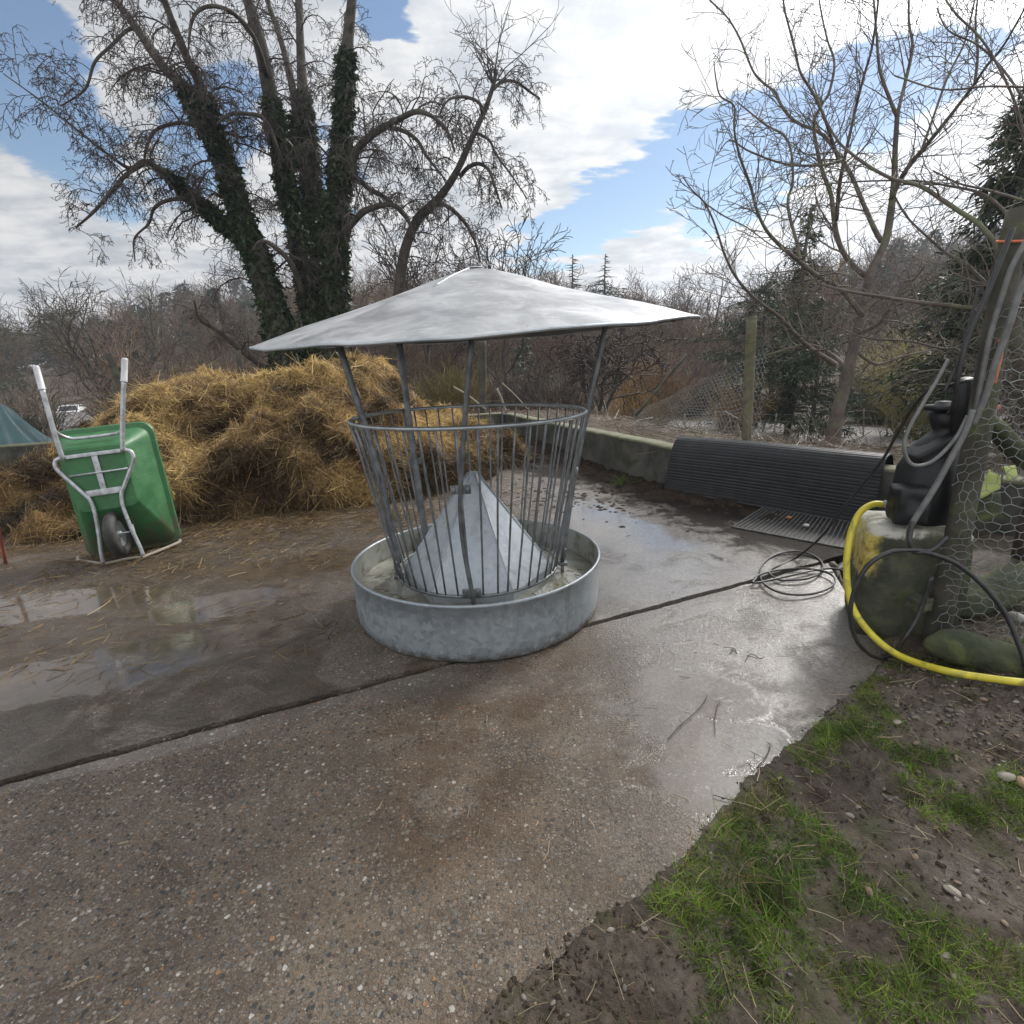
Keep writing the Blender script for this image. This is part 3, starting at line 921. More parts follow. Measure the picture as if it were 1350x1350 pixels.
mb = MB(); box(mb, wl(0, .575, -.008), (.25, .05, .01), np.stack([wu, wv, wn], 1), .003); mb.build('crossbar', M['zinc'], wb)
mb = MB(); box(mb, wl(0, .73, -.012), (.042, .30, .008), np.stack([wu, wv, wn], 1), .003); mb.build('strap', M['zinc'], wb)
mb = MB(); tube(mb, tl([(-.20, .735, -.004), (.205, .735, -.004)]), .008, 8); mb.build('stay', M['zinc'], wb)
mb = MB()
tube(mb, tl(spline([(-.215, 1.12, .0), (-.205, 1.07, -.05), (-.16, 1.03, -.10), (-.10, 1.022, -.11), (.12, 1.022, -.11), (.20, 1.035, -.09), (.245, 1.07, -.03), (.255, 1.10, .0)], 5)), .014, 8)
mb.build('brace', M['zinc'], wb)
mb = MB()   # nose hoop that lies on the ground
tube(mb, tl(spline([(-.40, .045, -.24), (-.385, .02, -.20), (-.16, -.01, -.015), (-.13, -.012, .0), (0, -.012, -.03), (.13, -.012, .0), (.16, -.01, -.01), (.34, .01, -.26), (.355, .03, -.30)], 5)), .0135, 8)
mb.build('nose_hoop', M['rail'], wb)
# wheel
wc = np.array([.0, .215, .0])
wh_b = MB()
K = 40
ang = np.linspace(0, 2 * np.pi, K, endpoint=False)
Rw, rt = .145, .047
V, F = [], []
kk = 14
for a in ang:
    for b in np.linspace(0, 2 * np.pi, kk, endpoint=False):
        rr_ = Rw + rt * math.cos(b) * .95 + (.004 if (int(a * K / 6.283) % 2 and abs(math.sin(b)) < .75 and math.cos(b) > 0) else 0)
        V.append(wl(wc[0] + rt * .98 * math.sin(b), wc[1] + rr_ * math.cos(a), wc[2] - .02 + rr_ * math.sin(a)))
for i in range(K):
    for j in range(kk):
        F.append((i * kk + j, i * kk + (j + 1) % kk, ((i + 1) % K) * kk + (j + 1) % kk, ((i + 1) % K) * kk + j))
wh = wh_b.add(V, F).build('wheel', M['tyre'], wb)
mb = MB()
for w_, r_ in ((-.02, .11), (.02, .11)):
    V = [wl(w_, wc[1], wc[2] - .02)] + [wl(w_ * 1.2, wc[1] + r_ * math.cos(a), wc[2] - .02 + r_ * math.sin(a)) for a in ang]
    mb.add(V, [(0, 1 + k, 1 + (k + 1) % K) for k in range(K)])
tube(mb, tl([(-.035, .215, -.02), (.035, .215, -.02)]), .025, 12)
mb.build('rim', M['zinc'], wh)
mb = MB(); tube(mb, tl([(-.13, .215, -.015), (.13, .215, -.015)]), .008, 8)
for sg in (-1, 1): box(mb, wl(sg * .122, .23, -.008), (.014, .09, .04), np.stack([wu, wv, wn], 1), .003)
mb.build('axle', M['zinc'], wb)

# ------------------------------------------------------------------ straw heap and the darker dung beside it
def bumps(X, Y, L, k=9.):
    s = 0.
    for cx, cy, rx, ry, h, p in L:
        r = np.clip(((X - cx) / rx)**2 + ((Y - cy) / ry)**2, 0, 1)
        s = s + np.exp(k * h * (1 - r)**p) - 1
    return np.log1p(s) / k


HB = [(-2.25, 7.75, 1.15, 1.9, 1.62, .75), (-2.7, 7.6, 1.8, 2.0, 1.34, .6), (-4.1, 7.75, 1.6, 2.2, 1.40, .6), (-5.25, 7.9, 1.45, 2.2, .92, .8), (-3.42, 5.78, .62, .52, .40, .6), (-1.15, 7.7, 1.0, 1.5, .80, .8),
      (-.55, 8.5, .9, 1.1, .52, .8), (-2.15, 6.55, 1.05, .85, .82, .6), (-3.2, 6.5, 1.1, .95, .80, .6), (-4.4, 6.6, 1.0, .9, .7, .7), (-1.5, 6.7, .75, .75, .5, .7)]
DB = [(-5.1, 6.25, 1.3, 1.1, .40, .6), (-6.6, 6.7, 1.6, 1.3, .34, .6), (-8.6, 6.9, 1.7, 1.2, .30, .6), (-4.5, 5.35, .6, .55, .24, .7), (-5.6, 5.85, .8, .5, .22, .7)]


def heap_h(L, X, Y, rough):
    h = bumps(X, Y, L)
    mk = sstep(.02, .25, h)
    n = .26 * fbm(X * 1.5, Y * 1.5, 3.) + .26 * (.25 - np.abs(perlin(X * 2.1, Y * 2.1, 1.))) + .08 * fbm(X * 5, Y * 5, 2.)
    return h + rough * mk * n - .03


def heap(name, L, label, cat, xr, yr, step, tint, nstr, tones):
    xs, ys = np.arange(*xr, step), np.arange(*yr, step)
    zf = lambda X, Y: heap_h(L, X, Y, 1.)
    V, F = grid(xs, ys, zf)
    # push the steep face out in folds so that the heap is not a plain height field
    V2 = V.copy()
    V2[:, 1] -= (.22 * fbm(V[:, 0] * 1.6, V[:, 2] * 3.0, V[:, 1] * .5) + .16 * (.3 - np.abs(perlin(V[:, 0] * 2.3, V[:, 2] * 4.2, 5.)))) * sstep(.05, .4, V[:, 2])
    keep = (V[F][:, :, 2] > -.028).any(1)
    F = F[keep]
    used = np.unique(F); remap = np.full(len(V), -1); remap[used] = np.arange(len(used))

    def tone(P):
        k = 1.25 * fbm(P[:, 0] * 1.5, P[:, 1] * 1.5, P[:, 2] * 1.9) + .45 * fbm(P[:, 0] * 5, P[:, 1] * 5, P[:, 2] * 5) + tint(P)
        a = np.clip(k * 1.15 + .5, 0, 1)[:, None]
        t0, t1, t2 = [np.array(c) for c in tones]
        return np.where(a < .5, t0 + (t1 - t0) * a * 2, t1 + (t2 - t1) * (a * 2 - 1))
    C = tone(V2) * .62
    c = np.array([(xr[0] + xr[1]) / 2, (yr[0] + yr[1]) / 2, 0])
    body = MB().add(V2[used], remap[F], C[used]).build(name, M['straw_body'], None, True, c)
    tag(body, label, cat)
    # loose strands lying on every face
    tri = V2[F]
    nr = np.cross(tri[:, 2] - tri[:, 0], tri[:, 3] - tri[:, 1])
    ar = np.linalg.norm(nr, axis=1)
    nr /= ar[:, None] + 1e-9
    wgt = ar * np.clip(.35 - nr[:, 1] + .5 * nr[:, 2], .05, None)
    idx = RNG.choice(len(F), nstr, p=wgt / wgt.sum())
    uv = RNG.uniform(0, 1, (nstr, 2, 1))
    q = tri[idx]
    p = (q[:, 0] * (1 - uv[:, 0]) + q[:, 1] * uv[:, 0]) * (1 - uv[:, 1]) + (q[:, 3] * (1 - uv[:, 0]) + q[:, 2] * uv[:, 0]) * uv[:, 1]
    nn = nr[idx]
    nn[nn[:, 2] < 0] *= -1
    flow = np.stack([fbm(p[:, 0] * 1.2, p[:, 1], p[:, 2] * 1.2 + 9), fbm(p[:, 0], p[:, 1] * 1.2 + 4, p[:, 2]), fbm(p[:, 0] + 7, p[:, 1], p[:, 2] * 1.4)], 1) * 1.6
    d = RNG.normal(size=(nstr, 3)) + flow + [0, 0, -.35]
    d -= nn * (d * nn).sum(1)[:, None] * .82
    d /= np.linalg.norm(d, axis=1)[:, None]
    l = RNG.uniform(.07, .30, nstr)
    p = p + nn * RNG.uniform(-.004, .035, nstr)[:, None] - d * (l * .4)[:, None]
    bend = RNG.normal(size=(nstr, 3)) * .28 + [0, 0, -.22]
    mb = MB()
    colr = tone(p) * RNG.uniform(.55, 1.5, (nstr, 1)) * np.where(RNG.uniform(size=(nstr, 1)) < .12, .4, 1.)
    ribbons(mb, p - c, d, l, RNG.uniform(.003, .0075, nstr), bend, colr, .7)
    o = mb.build('loose_straw', M['straw'], body)
    tag(o, kind='stuff')
    return body


M['straw_body'] = simple('straw_body', (.7, .7, .7), (1, 1, 1), 12, .85, 0, 1., 40, .03, attr=True, spec=.15)
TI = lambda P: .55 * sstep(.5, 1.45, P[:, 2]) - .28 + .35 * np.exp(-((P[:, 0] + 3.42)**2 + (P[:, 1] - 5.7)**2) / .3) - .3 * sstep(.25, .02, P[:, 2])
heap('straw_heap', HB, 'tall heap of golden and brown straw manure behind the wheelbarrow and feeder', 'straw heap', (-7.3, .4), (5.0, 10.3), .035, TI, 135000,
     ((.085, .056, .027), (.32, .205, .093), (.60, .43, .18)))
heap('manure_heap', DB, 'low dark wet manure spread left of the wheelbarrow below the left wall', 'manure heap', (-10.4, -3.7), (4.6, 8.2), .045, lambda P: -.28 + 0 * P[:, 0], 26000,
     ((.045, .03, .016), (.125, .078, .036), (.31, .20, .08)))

# straw trodden over the yard
n = 15000
cx = np.concatenate([RNG.normal(-2.3, 1.0, 6500), RNG.normal(-3.2, .9, 3000), RNG.uniform(-5, .1, 3500), RNG.normal(-1.0, .5, 2000)])
cy = np.concatenate([RNG.normal(5.3, .45, 6500), RNG.normal(4.6, .5, 3000), RNG.uniform(2.4, 5.6, 3500), RNG.normal(6.2, .6, 2000)])
side_ = (np.stack([cx, cy], 1) - J0) @ JN
dist = np.hypot(cx - FC[0], cy - FC[1])
ok = (side_ > .03) & (dist > .80) & (fbm(cx * 1.6, cy * 2.2) + RNG.uniform(-.5, .5, n) > -.1)
cx, cy = cx[ok], cy[ok]; n = len(cx)
d = RNG.normal(size=(n, 3)) * [1, 1, .07]; d /= np.linalg.norm(d, axis=1)[:, None]
mb = MB()
shade_ = np.clip(.5 + .5 * fbm(cx * 2, cy * 2), .1, 1)[:, None]
ribbons(mb, np.stack([cx, cy, RNG.uniform(.013, .03, n)], 1), d, RNG.uniform(.03, .14, n), RNG.uniform(.003, .006, n), RNG.normal(size=(n, 3)) * [.3, .3, .03],
        (np.array([.13, .085, .04]) * (1 - shade_) + np.array([.36, .24, .11]) * shade_) * RNG.uniform(.4, 1.2, (n, 1)), .8)
n = 170
cx = RNG.uniform(-1.4, 1.5, n); cy = RNG.uniform(.8, 2.6, n)
ok = ((np.stack([cx, cy], 1) - J0) @ JN < -.05) & (pdist(cx, cy, EDGE_LINE) > .03) & (cy > .45 + .95 * cx)
cx, cy = cx[ok], cy[ok]; n = len(cx)
d = RNG.normal(size=(n, 3)) * [1, 1, .05]; d /= np.linalg.norm(d, axis=1)[:, None]
ribbons(mb, np.stack([cx, cy, np.full(n, .006)], 1), d, RNG.uniform(.015, .07, n), .003, RNG.normal(size=(n, 3)) * [.3, .3, .03], np.array([[.38, .29, .17]]) * RNG.uniform(.3, 1.2, (n, 1)))
tag(mb.build('scattered_straw', M['straw']), 'trodden straw scattered over the wet concrete in front of the heap', 'straw', kind='stuff')
# clods of muck on the wet concrete
mb = MB()
n = 700
cx = np.concatenate([RNG.uniform(-4.6, -.9, 0), RNG.normal(1.35, .75, 700), RNG.normal(-2.2, .6, 0)])
cy = np.concatenate([RNG.uniform(1.6, 4.6, 0), RNG.normal(5.9, .5, 700), RNG.normal(3.2, .4, 0)])
ok = ((np.stack([cx, cy], 1) - J0) @ JN > .05) & (np.hypot(cx - FC[0], cy - FC[1]) > .85) & inside(cx, cy, YARD) & (pdist(cx, cy, BACK) > .03) & (fbm(cx * 1.5, cy * 1.5, 5) + RNG.uniform(-.4, .4, n) > .0)
for x, y in zip(cx[ok], cy[ok]):
    r = RNG.uniform(.008, .03) * (1.3 if y > 4.6 and x > 0 else 1.)
    a = np.linspace(0, 2 * np.pi, 7, endpoint=False) + RNG.uniform(0, 3)
    r *= .8
    V = [(x + r * 1.3 * math.cos(b) * RNG.uniform(.7, 1.3), y + r * math.sin(b) * RNG.uniform(.7, 1.3), .009) for b in a] + [(x + r * .6 * math.cos(b), y + r * .5 * math.sin(b), .012 + r * RNG.uniform(.1, .3)) for b in a] + [(x, y, .012 + r * .3)]
    mb.add(V, [(k, (k + 1) % 7, 7 + (k + 1) % 7, 7 + k) for k in range(7)], np.array([.05, .036, .024]) * RNG.uniform(.4, 1.3))
    mb.t.append(np.array([(7 + k, 7 + (k + 1) % 7, 14) for k in range(7)]) + mb.n - 15)
M['muck'] = simple('muck', (.6, .6, .6), (1, 1, 1), 30, .75, 0, .8, 60, .012, attr=True, rvar=.3, spec=.18)
# trodden dung banked up along the foot of the wall
_gx, _gy = np.arange(-.6, 3.1, .022), np.arange(4.4, 10.2, .03)


def muck_h(X, Y):
    nz = .55 * fbm(X * 2.2, Y * 2.2, 13.)
    d1 = .933 * (1.85 - X) + .36 * (5.95 - Y)
    d2 = .741 * (1.85 - X) + .671 * (5.95 - Y)
    m1 = sstep(.85, .10, d1 + nz) * (Y > 5.5)
    m2 = sstep(.42, .05, d2 + .6 * nz) * sstep(2.75, 2.2, X) * (X > 1.2)
    m = np.maximum(m1, m2)
    return -.022 + m * (.055 + .10 * sstep(7., 9., Y)) + (.035 * fbm(X * 5, Y * 5, 3.) + .028 * fbm(X * 17, Y * 17, 8., 3)) * sstep(0., .5, m + .3)


Vm, Fm = grid(_gx, _gy, lambda X, Y: .01 + muck_h(X, Y))
ctr = Vm[Fm].mean(1)
Fm = Fm[(Vm[Fm][:, :, 2] > .0105).any(1) & inside(ctr[:, 0], ctr[:, 1], YARD)]
us_ = np.unique(Fm); rm_ = np.full(len(Vm), -1); rm_[us_] = np.arange(len(us_))
tn = np.clip(.5 + .8 * fbm(Vm[us_, 0] * 7, Vm[us_, 1] * 7, 2.), .15, 1.2)[:, None]
mb.add(Vm[us_], rm_[Fm], np.array([.026, .017, .011]) * (.6 + tn))
tag(mb.build('muck', M['muck']), 'dark clods of trodden muck on the wet concrete yard', 'muck', kind='stuff')

# ------------------------------------------------------------------ low walls
def wall(name, line, h, label, thick=.2):
    """a poured wall along a polyline, yard face on the line, with an uneven top edge and a mossy coping"""
    L = np.asarray(line, float)
    c = np.array([*L.mean(0), 0])
    pts = []
    for a, b in zip(L[:-1], L[1:]):
        k = max(2, int(np.linalg.norm(b - a) / .12))
        pts += [a + (b - a) * i / k for i in range(k)]
    pts = np.array(pts + [L[-1]])
    T = np.gradient(pts, axis=0); T /= np.linalg.norm(T, axis=1)[:, None]
    N = np.stack([-T[:, 1], T[:, 0]], 1)          # towards the fields
    n = len(pts)
    s = np.arange(n) * .12
    hz = h + .012 * perlin(s * 1.3, .3) + .008 * perlin(s * 5, .9)
    prof = [(0, -.13), (0.006, .1), (.002, .3), (0, 'h'), (thick, 'h'), (thick, -.1)]
    V = []
    for i in range(n):
        for o, z in prof:
            zz_ = hz[i] - .02 if z == 'h' else z
            w_ = .006 * float(perlin(s[i] * 3, zz_ * 4, 2.)) if o < thick else 0
            V.append((*(pts[i] + N[i] * (o + w_)), zz_))
    V = np.array(V)
    k = len(prof)
    F = [(i * k + j, (i + 1) * k + j, (i + 1) * k + j + 1, i * k + j + 1) for i in range(n - 1) for j in range(k - 1)]
    mb = MB().add(V - c, F)
    mb.poly += [list(range(k)), [(n - 1) * k + j for j in range(k)][::-1]]
    o = tag(mb.build(name, M['wall'], None, False), label, 'wall')
    o.location = c
    V = []
    for i in range(n):
        j = .006 * float(perlin(s[i] * 6, 2.2))
        for oo, z in ((-.006 + j, hz[i] - .024), (-.008 + j, hz[i] - .006), (.01 + j, hz[i] + .004), (thick - .01, hz[i] + .006), (thick + .008, hz[i] - .02)):
            V.append((*(pts[i] + N[i] * oo), z))
    F = [(i * 5 + j, (i + 1) * 5 + j, (i + 1) * 5 + j + 1, i * 5 + j + 1) for i in range(n - 1) for j in range(4)]
    MB().add(np.array(V) - c, F).build('coping', M['walltop'], o)
    return o


wall('concrete_wall', [(-16, 6.9), (-9.5, 8.2), (-.1, 11.)], .50, 'low concrete wall on the left, running behind the manure and straw')
wall('concrete_wall', [(-.1, 11.), (1.85, 5.95), (3.3, 4.35), (4.7, 3.0), (6.2, 1.9)], .50, 'low dark mossy concrete wall that the black rubber mat hangs over')

# ------------------------------------------------------------------ ribbed rubber mat over the wall
ma, mbb = np.array([1.875, 5.97]), np.array([3.22, 4.47])
du = (mbb - ma) / np.linalg.norm(mbb - ma); dn = np.array([du[1], -du[0]])
if dn.dot(ma) > 0: dn = -dn
sec = spline([(.13, .012), (.115, .05), (.085, .25), (.055, .43), (.03, .52), (-.02, .585), (-.10, .605), (-.20, .59), (-.27, .52), (-.29, .44)], 24)
sl_ = np.concatenate([[0], np.cumsum(np.linalg.norm(np.diff(sec, axis=0), axis=1))])
tt = np.arange(0, sl_[-1], .0062)
sec = np.stack([np.interp(tt, sl_, sec[:, 0]), np.interp(tt, sl_, sec[:, 1])], 1)
Ts = np.gradient(sec, axis=0); Ts /= np.linalg.norm(Ts, axis=1)[:, None]
Ns = np.stack([Ts[:, 1], -Ts[:, 0]], 1)
rib = np.where((tt / .031) % 1 < .6, .003, 0.)
L_ = np.linalg.norm(mbb - ma)
us = np.linspace(0, L_, 40)
V = []
for u in us:
    wv_ = .008 * math.sin(u * 3.1) * np.clip(1 - tt / .7, 0, 1)
    base = sec + Ns * (rib + .008 + wv_)[:, None]
    zs = base[:, 1] + .006 * math.sin(u * 2.2)
    pt = ma + du * (u + 0) + dn * base[:, 0:1]
    # free left edge slants outwards towards the floor
    pt = pt + du * (-.05 * (1 - u / L_) * np.clip(1 - tt / .6, 0, 1))[:, None]
    V.append(np.concatenate([pt, np.maximum(zs, .014)[:, None]], 1))
V = np.array(V); nu, nv = V.shape[:2]
i = np.arange(nu - 1)[:, None] * nv + np.arange(nv - 1)[None]
c = np.array([*(ma + mbb) / 2, 0])
o = MB().add(V.reshape(-1, 3) - c, np.stack([i, i + nv, i + nv + 1, i + 1], -1).reshape(-1, 4)).build('rubber_mat', M['rubber'], None, False)
o.location = c
md = o.modifiers.new('solid', 'SOLIDIFY'); md.thickness = .012; md.offset = -1
tag(o, 'black ribbed rubber mat draped over the low wall beside the drain', 'rubber mat')

M['grate_bar'] = simple('grate_bar', (.05, .05, .048), (.11, .11, .107), 12, .85, 0, .2, 50, .003)
# ------------------------------------------------------------------ slatted drain grate
q = [G(*p)[:2] for p in ((966, 697), (1006, 671), (1126, 688), (1112, 725))]
c = np.array([*np.mean(q, 0), .01])
gr = empty('drain_grate', c, 'slatted iron drain grate set in the yard at the foot of the mat', 'drain grate')
mb = MB(); mb.ngon([(*(p - c[:2]), .0025) for p in q], [[0, 1, 2, 3]]); mb.build('pit', M['pit'], gr, False)
mb = MB()
for a, b in zip(q, q[1:] + q[:1]):
    e = (b - a) / np.linalg.norm(b - a)
    box(mb, (*((a + b) / 2 - c[:2]), .006), (np.linalg.norm(b - a) + .02, .018, .012), np.array([[e[0], -e[1], 0], [e[1], e[0], 0], [0, 0, 1]]), .002)
mb.build('frame', M['grate'], gr, False)
for k in range(1, 23):
    f = k / 23
    a, b = q[0] * (1 - f) + q[3] * f, q[1] * (1 - f) + q[2] * f
    e = (b - a) / np.linalg.norm(b - a)
    mb = MB(); box(mb, (*((a + b) / 2 - c[:2]), .007), (np.linalg.norm(b - a) - .03, .0105, .008), np.array([[e[0], -e[1], 0], [e[1], e[0], 0], [0, 0, 1]]), .002)
    mb.build('bar', M['grate_bar'], gr, False)
for (px, py, cc, nm, lb) in ((1040, 683, (.40, .17, .07), 'stone', 'small orange-brown stone lying on the drain grate'), (1063, 693, (.55, .54, .5), 'stone', 'small white stone lying on the drain grate')):
    p = G(px, py, .04)
    bm = bmesh.new(); bmesh.ops.create_icosphere(bm, subdivisions=2, radius=1)
    V = np.array([v.co[:] for v in bm.verts]); F = [[v.index for v in f.verts] for f in bm.faces]; bm.free()
    V = V * (1 + .25 * perlin(V[:, 0] * 1.3 + px, V[:, 1] * 1.3, V[:, 2]))[:, None] * [.026, .02, .014]
    o = MB().add(V, F, cc).build(nm, M['stone']); o.location = (p[0], p[1], .045)
    tag(o, lb, 'stone')


# ------------------------------------------------------------------ hoses and cables
def hose(name, pts, r, mat, label, cat, n=8, K=8, group=None, closed=False):
    P = spline(pts, n)
    c = P.mean(0)
    mb = MB(); tube(mb, P - c, r, K)
    o = mb.build(name, M[mat]); o.location = c
    return tag(o, label, cat, group)


def on(px, py, z=.02): return G(px, py, z)


lp = []
for k in range(0, 29):
    a = -1.9 + k * .42
    turn = a / 6.283
    cxp, cyp, rx, ry = (1044 + 5 * math.sin(turn * 2.2), 757 - 9 * math.cos(turn * 2.6), 47 - 6 * math.cos(turn * 3.1), 19 + 6 * math.sin(turn * 2.9))
    lp.append(G(cxp + rx * math.cos(a), cyp - ry * math.sin(a), .02 + .006 * (k // 15) + .006 * math.sin(k)))
tail = [G(1085, 750, .02), G(1120, 753, .02), G(1150, 752, .02)]
lead = [A(1275, 502, 2.43), A(1248, 508, 2.5), A(1228, 511, 2.58), A(1204, 536, 2.7), A(1180, 577, 2.85), A(1160, 611, 2.98), A(1120, 660, 3.2), A(1084, 706, 3.35), G(1050, 735, .03), G(1015, 752, .024)]
hose('black_cable', lead + lp + tail, .0075, 'hose', 'black cable coiled on the wet slab, running up to the tall post', 'cable', 5, 7)
hose('yellow_hose', [A(1166, 665, 2.72), A(1150, 665, 2.72), A(1133, 677, 2.7), A(1121, 705, 2.66), A(1116, 748, 2.6), A(1122, 795, 2.52), A(1146, 833, 2.42), on(1185, 864, .05), on(1245, 884, .085), on(1310, 895, .10), on(1390, 904, .10)], .0165, 'yellow',
     'yellow garden hose curving around the mossy block and along the ground', 'hose', 8, 12)
hose('black_hose', [A(1203, 687, 2.33), A(1199, 712, 2.31), A(1205, 727, 2.3), A(1223, 729, 2.28), A(1260, 743, 2.26), A(1297, 773, 2.22), A(1327, 812, 2.17), A(1347, 860, 2.1), on(1360, 905)], .0115, 'hose', 'black hose arching right in front of the netting down to the ground', 'hose')
hose('black_hose', [A(1248, 708, 2.32), A(1228, 725, 2.3), A(1200, 725, 2.29), A(1173, 728, 2.28), A(1143, 747, 2.28), A(1124, 787, 2.28), A(1122, 822, 2.27), A(1134, 851, 2.27), on(1157, 867, .03), on(1178, 860, .03), A(1195, 838, 2.34), A(1213, 806, 2.36), A(1228, 760, 2.36)], .0105, 'hose',
     'black hose looped down the front of the mossy block', 'hose')
hose('grey_hose', [A(1283, 540, 2.33), A(1272, 570, 2.33), A(1257, 598, 2.33), A(1230, 647, 2.33), A(1210, 678, 2.33), A(1200, 697, 2.34), A(1197, 715, 2.36)], .0125, 'greyhose', 'stiff grey hose slanting down from the post past the black pump', 'hose')
hose('grey_cable', [A(1250, 474, 2.42), A(1235, 502, 2.4), A(1219, 528, 2.38), A(1198, 566, 2.36), A(1192, 590, 2.35), A(1202, 612, 2.34), A(1228, 609, 2.34), A(1258, 580, 2.34), A(1276, 548, 2.35)], .008, 'greyhose', 'thin grey cable hanging in a loop beside the black pump', 'cable')
hose('black_cable', [A(1336, 300, 2.38), A(1318, 345, 2.37), A(1296, 400, 2.37), A(1276, 445, 2.37), A(1264, 490, 2.37), A(1258, 530, 2.4), A(1251, 545, 2.5)], .010, 'hose', 'black cable dangling left of the tall post into the pump neck', 'cable')
hose('grey_cable', [A(1352, 318, 2.33), A(1334, 352, 2.33), A(1318, 400, 2.34), A(1306, 440, 2.34), A(1294, 500, 2.34), A(1286, 545, 2.34)], .010, 'greyhose', 'grey cable running down the face of the tall post', 'cable')
hose('grey_cable', [A(1372, 330, 2.3), A(1346, 380, 2.3), A(1330, 430, 2.3), A(1312, 480, 2.31), A(1300, 520, 2.32), A(1283, 560, 2.33)], .013, 'greyhose', 'thick grey cable slanting from the right edge onto the tall post', 'cable')
hose('black_cable', [A(1290, 380, 2.42), A(1280, 420, 2.4), A(1266, 470, 2.39), A(1243, 520, 2.39)], .006, 'hose', 'thinnest black cable left of the tall post', 'cable')

# ------------------------------------------------------------------ tall post with wire netting, block, pump
pp = np.array([2.165, 2.45, 0])
po = empty('wooden_post', pp, 'tall weathered wooden post wrapped in cables at the right edge', 'post')
mb = MB()
zs = np.linspace(-.1, 2.04, 26)
K = 16
ang = np.arange(K) * 2 * np.pi / K
V = []
for z in zs:
    f = 1 + .07 * perlin(np.cos(ang) * 1.6 + 3, np.sin(ang) * 1.6, z * .9) + .04 * perlin(np.cos(ang) * 5, np.sin(ang) * 5, z * 2.)
    r = np.interp(z, [-.1, .3, 1.2, 2.0, 2.04], [.058, .054, .049, .045, .038]) * f
    V.append(np.stack([r * np.cos(ang) + .012 * math.sin(z * 2), r * np.sin(ang), np.full(K, z)], 1))
V = np.concatenate(V)
i = np.arange(len(zs) - 1)[:, None] * K; k = np.arange(K)[None]
mb.add(V, np.stack(np.broadcast_arrays(i + k, i + (k + 1) % K, i + K + (k + 1) % K, i + K + k), -1).reshape(-1, 4))
mb.poly.append([(len(zs) - 1) * K + j for j in range(K)])
mb.build('shaft', M['post'], po)
mb = MB(); tube(mb, [(.062 * math.cos(a) + .008, .062 * math.sin(a), 1.915 + .012 * math.sin(a)) for a in np.linspace(0, 6.283, 24, endpoint=False)], .006, 6, True)
mb.build('twine_band', M['orange'], po)
hose('orange_twine', [A(1318, 448, 2.37), A(1320, 465, 2.37), A(1314, 490, 2.37), A(1311, 505, 2.37)], .008, 'orange', 'frayed orange twine hanging on the tall post', 'twine')


def lump(name, c, s, mat, label=None, cat=None, parent=None, rot=0., amp=.12, fr=2., bev=.25, seed=0., tiltv=(0, 0)):
    """rounded worn block: a bevelled box with subdivided, noise-displaced faces"""
    bm = bmesh.new()
    bmesh.ops.create_cube(bm, size=2)
    bmesh.ops.subdivide_edges(bm, edges=bm.edges[:], cuts=9, use_grid_fill=True)
    V = np.array([v.co[:] for v in bm.verts]); bm.verts.index_update()
    F = [[v.index for v in f.verts] for f in bm.faces]; bm.free()
    L8 = (np.abs(V)**7).sum(1)**(1 / 7)
    V = V / (L8[:, None] * bev + (1 - bev) * np.abs(V).max(1)[:, None])
    V = V * np.asarray(s) / 2
    nrm = V / (np.linalg.norm(V, axis=1)[:, None] + 1e-9)
    V = V + nrm * (amp * min(s) * (fbm(V[:, 0] * fr / min(s) + seed, V[:, 1] * fr / min(s), V[:, 2] * fr / min(s), 3)))[:, None]
    ca, sa = math.cos(rot), math.sin(rot)
    R = np.array([[ca, -sa, 0], [sa, ca, 0], [0, 0, 1]])
    tx, ty = tiltv
    R = R @ np.array([[1, 0, 0], [0, math.cos(tx), -math.sin(tx)], [0, math.sin(tx), math.cos(tx)]]) @ np.array([[math.cos(ty), 0, math.sin(ty)], [0, 1, 0], [-math.sin(ty), 0, math.cos(ty)]])
    o = MB().add(V @ R.T, F).build(name, M[mat] if isinstance(mat, str) else mat, parent)
    o.location = c
    return tag(o, label, cat) if label else o


bc = np.array([2.135, 2.70, .30])
blk = lump('concrete_block', bc, (.46, .42, .64), 'moss', 'mossy concrete block with a yellow-painted flank beside the tall post', 'block', rot=math.radians(-24), amp=.05, fr=1.6, bev=.5)
mt, t = newmat('block_painted')
co = t.co()
sp = t.n('ShaderNodeSeparateXYZ', {0: co})
kk_ = t.noise(co, 9, 6, .7, .5)
moss = t.mix(t.maprange(t.noise(co, 6, 6, .65), .35, .65), (.03, .033, .022), (.085, .088, .055))
moss = t.mix(t.maprange(t.noise(co, 3, 5, .6), .52, .66), moss, (.075, .095, .025))
yel = t.ramp(t.noise(co, 14, 6, .7), [(.36, (.16, .11, .04)), (.46, (.46, .36, .07)), (.56, (.52, .45, .16)), (.68, (.58, .56, .46))])
top = t.maprange(t.m('ADD', sp.outputs[2], t.m('MULTIPLY', t.m('SUBTRACT', kk_, .5), .16)), .265, .30)
lft = t.maprange(t.m('ADD', t.m('ADD', t.m('MULTIPLY', sp.outputs[0], -.85), t.m('MULTIPLY', sp.outputs[1], .5)), t.m('MULTIPLY', t.m('SUBTRACT', kk_, .5), .12)), .125, .165)
hi = t.maprange(t.m('ADD', sp.outputs[2], t.m('MULTIPLY', t.m('SUBTRACT', kk_, .5), .3)), .02, .08)
c_ = t.mix(t.m('MULTIPLY', lft, hi), moss, yel)
c_ = t.mix(top, c_, t.mix(t.maprange(kk_, .4, .6), (.20, .19, .14), (.50, .49, .43)))
t.out(t.n('ShaderNodeBsdfPrincipled', {'Base Color': c_, 'Roughness': .75, 'Normal': t.bump(t.noise(co, 32, 6, .7), .9, .012)}).outputs[0])
blk.data.materials[0] = mt
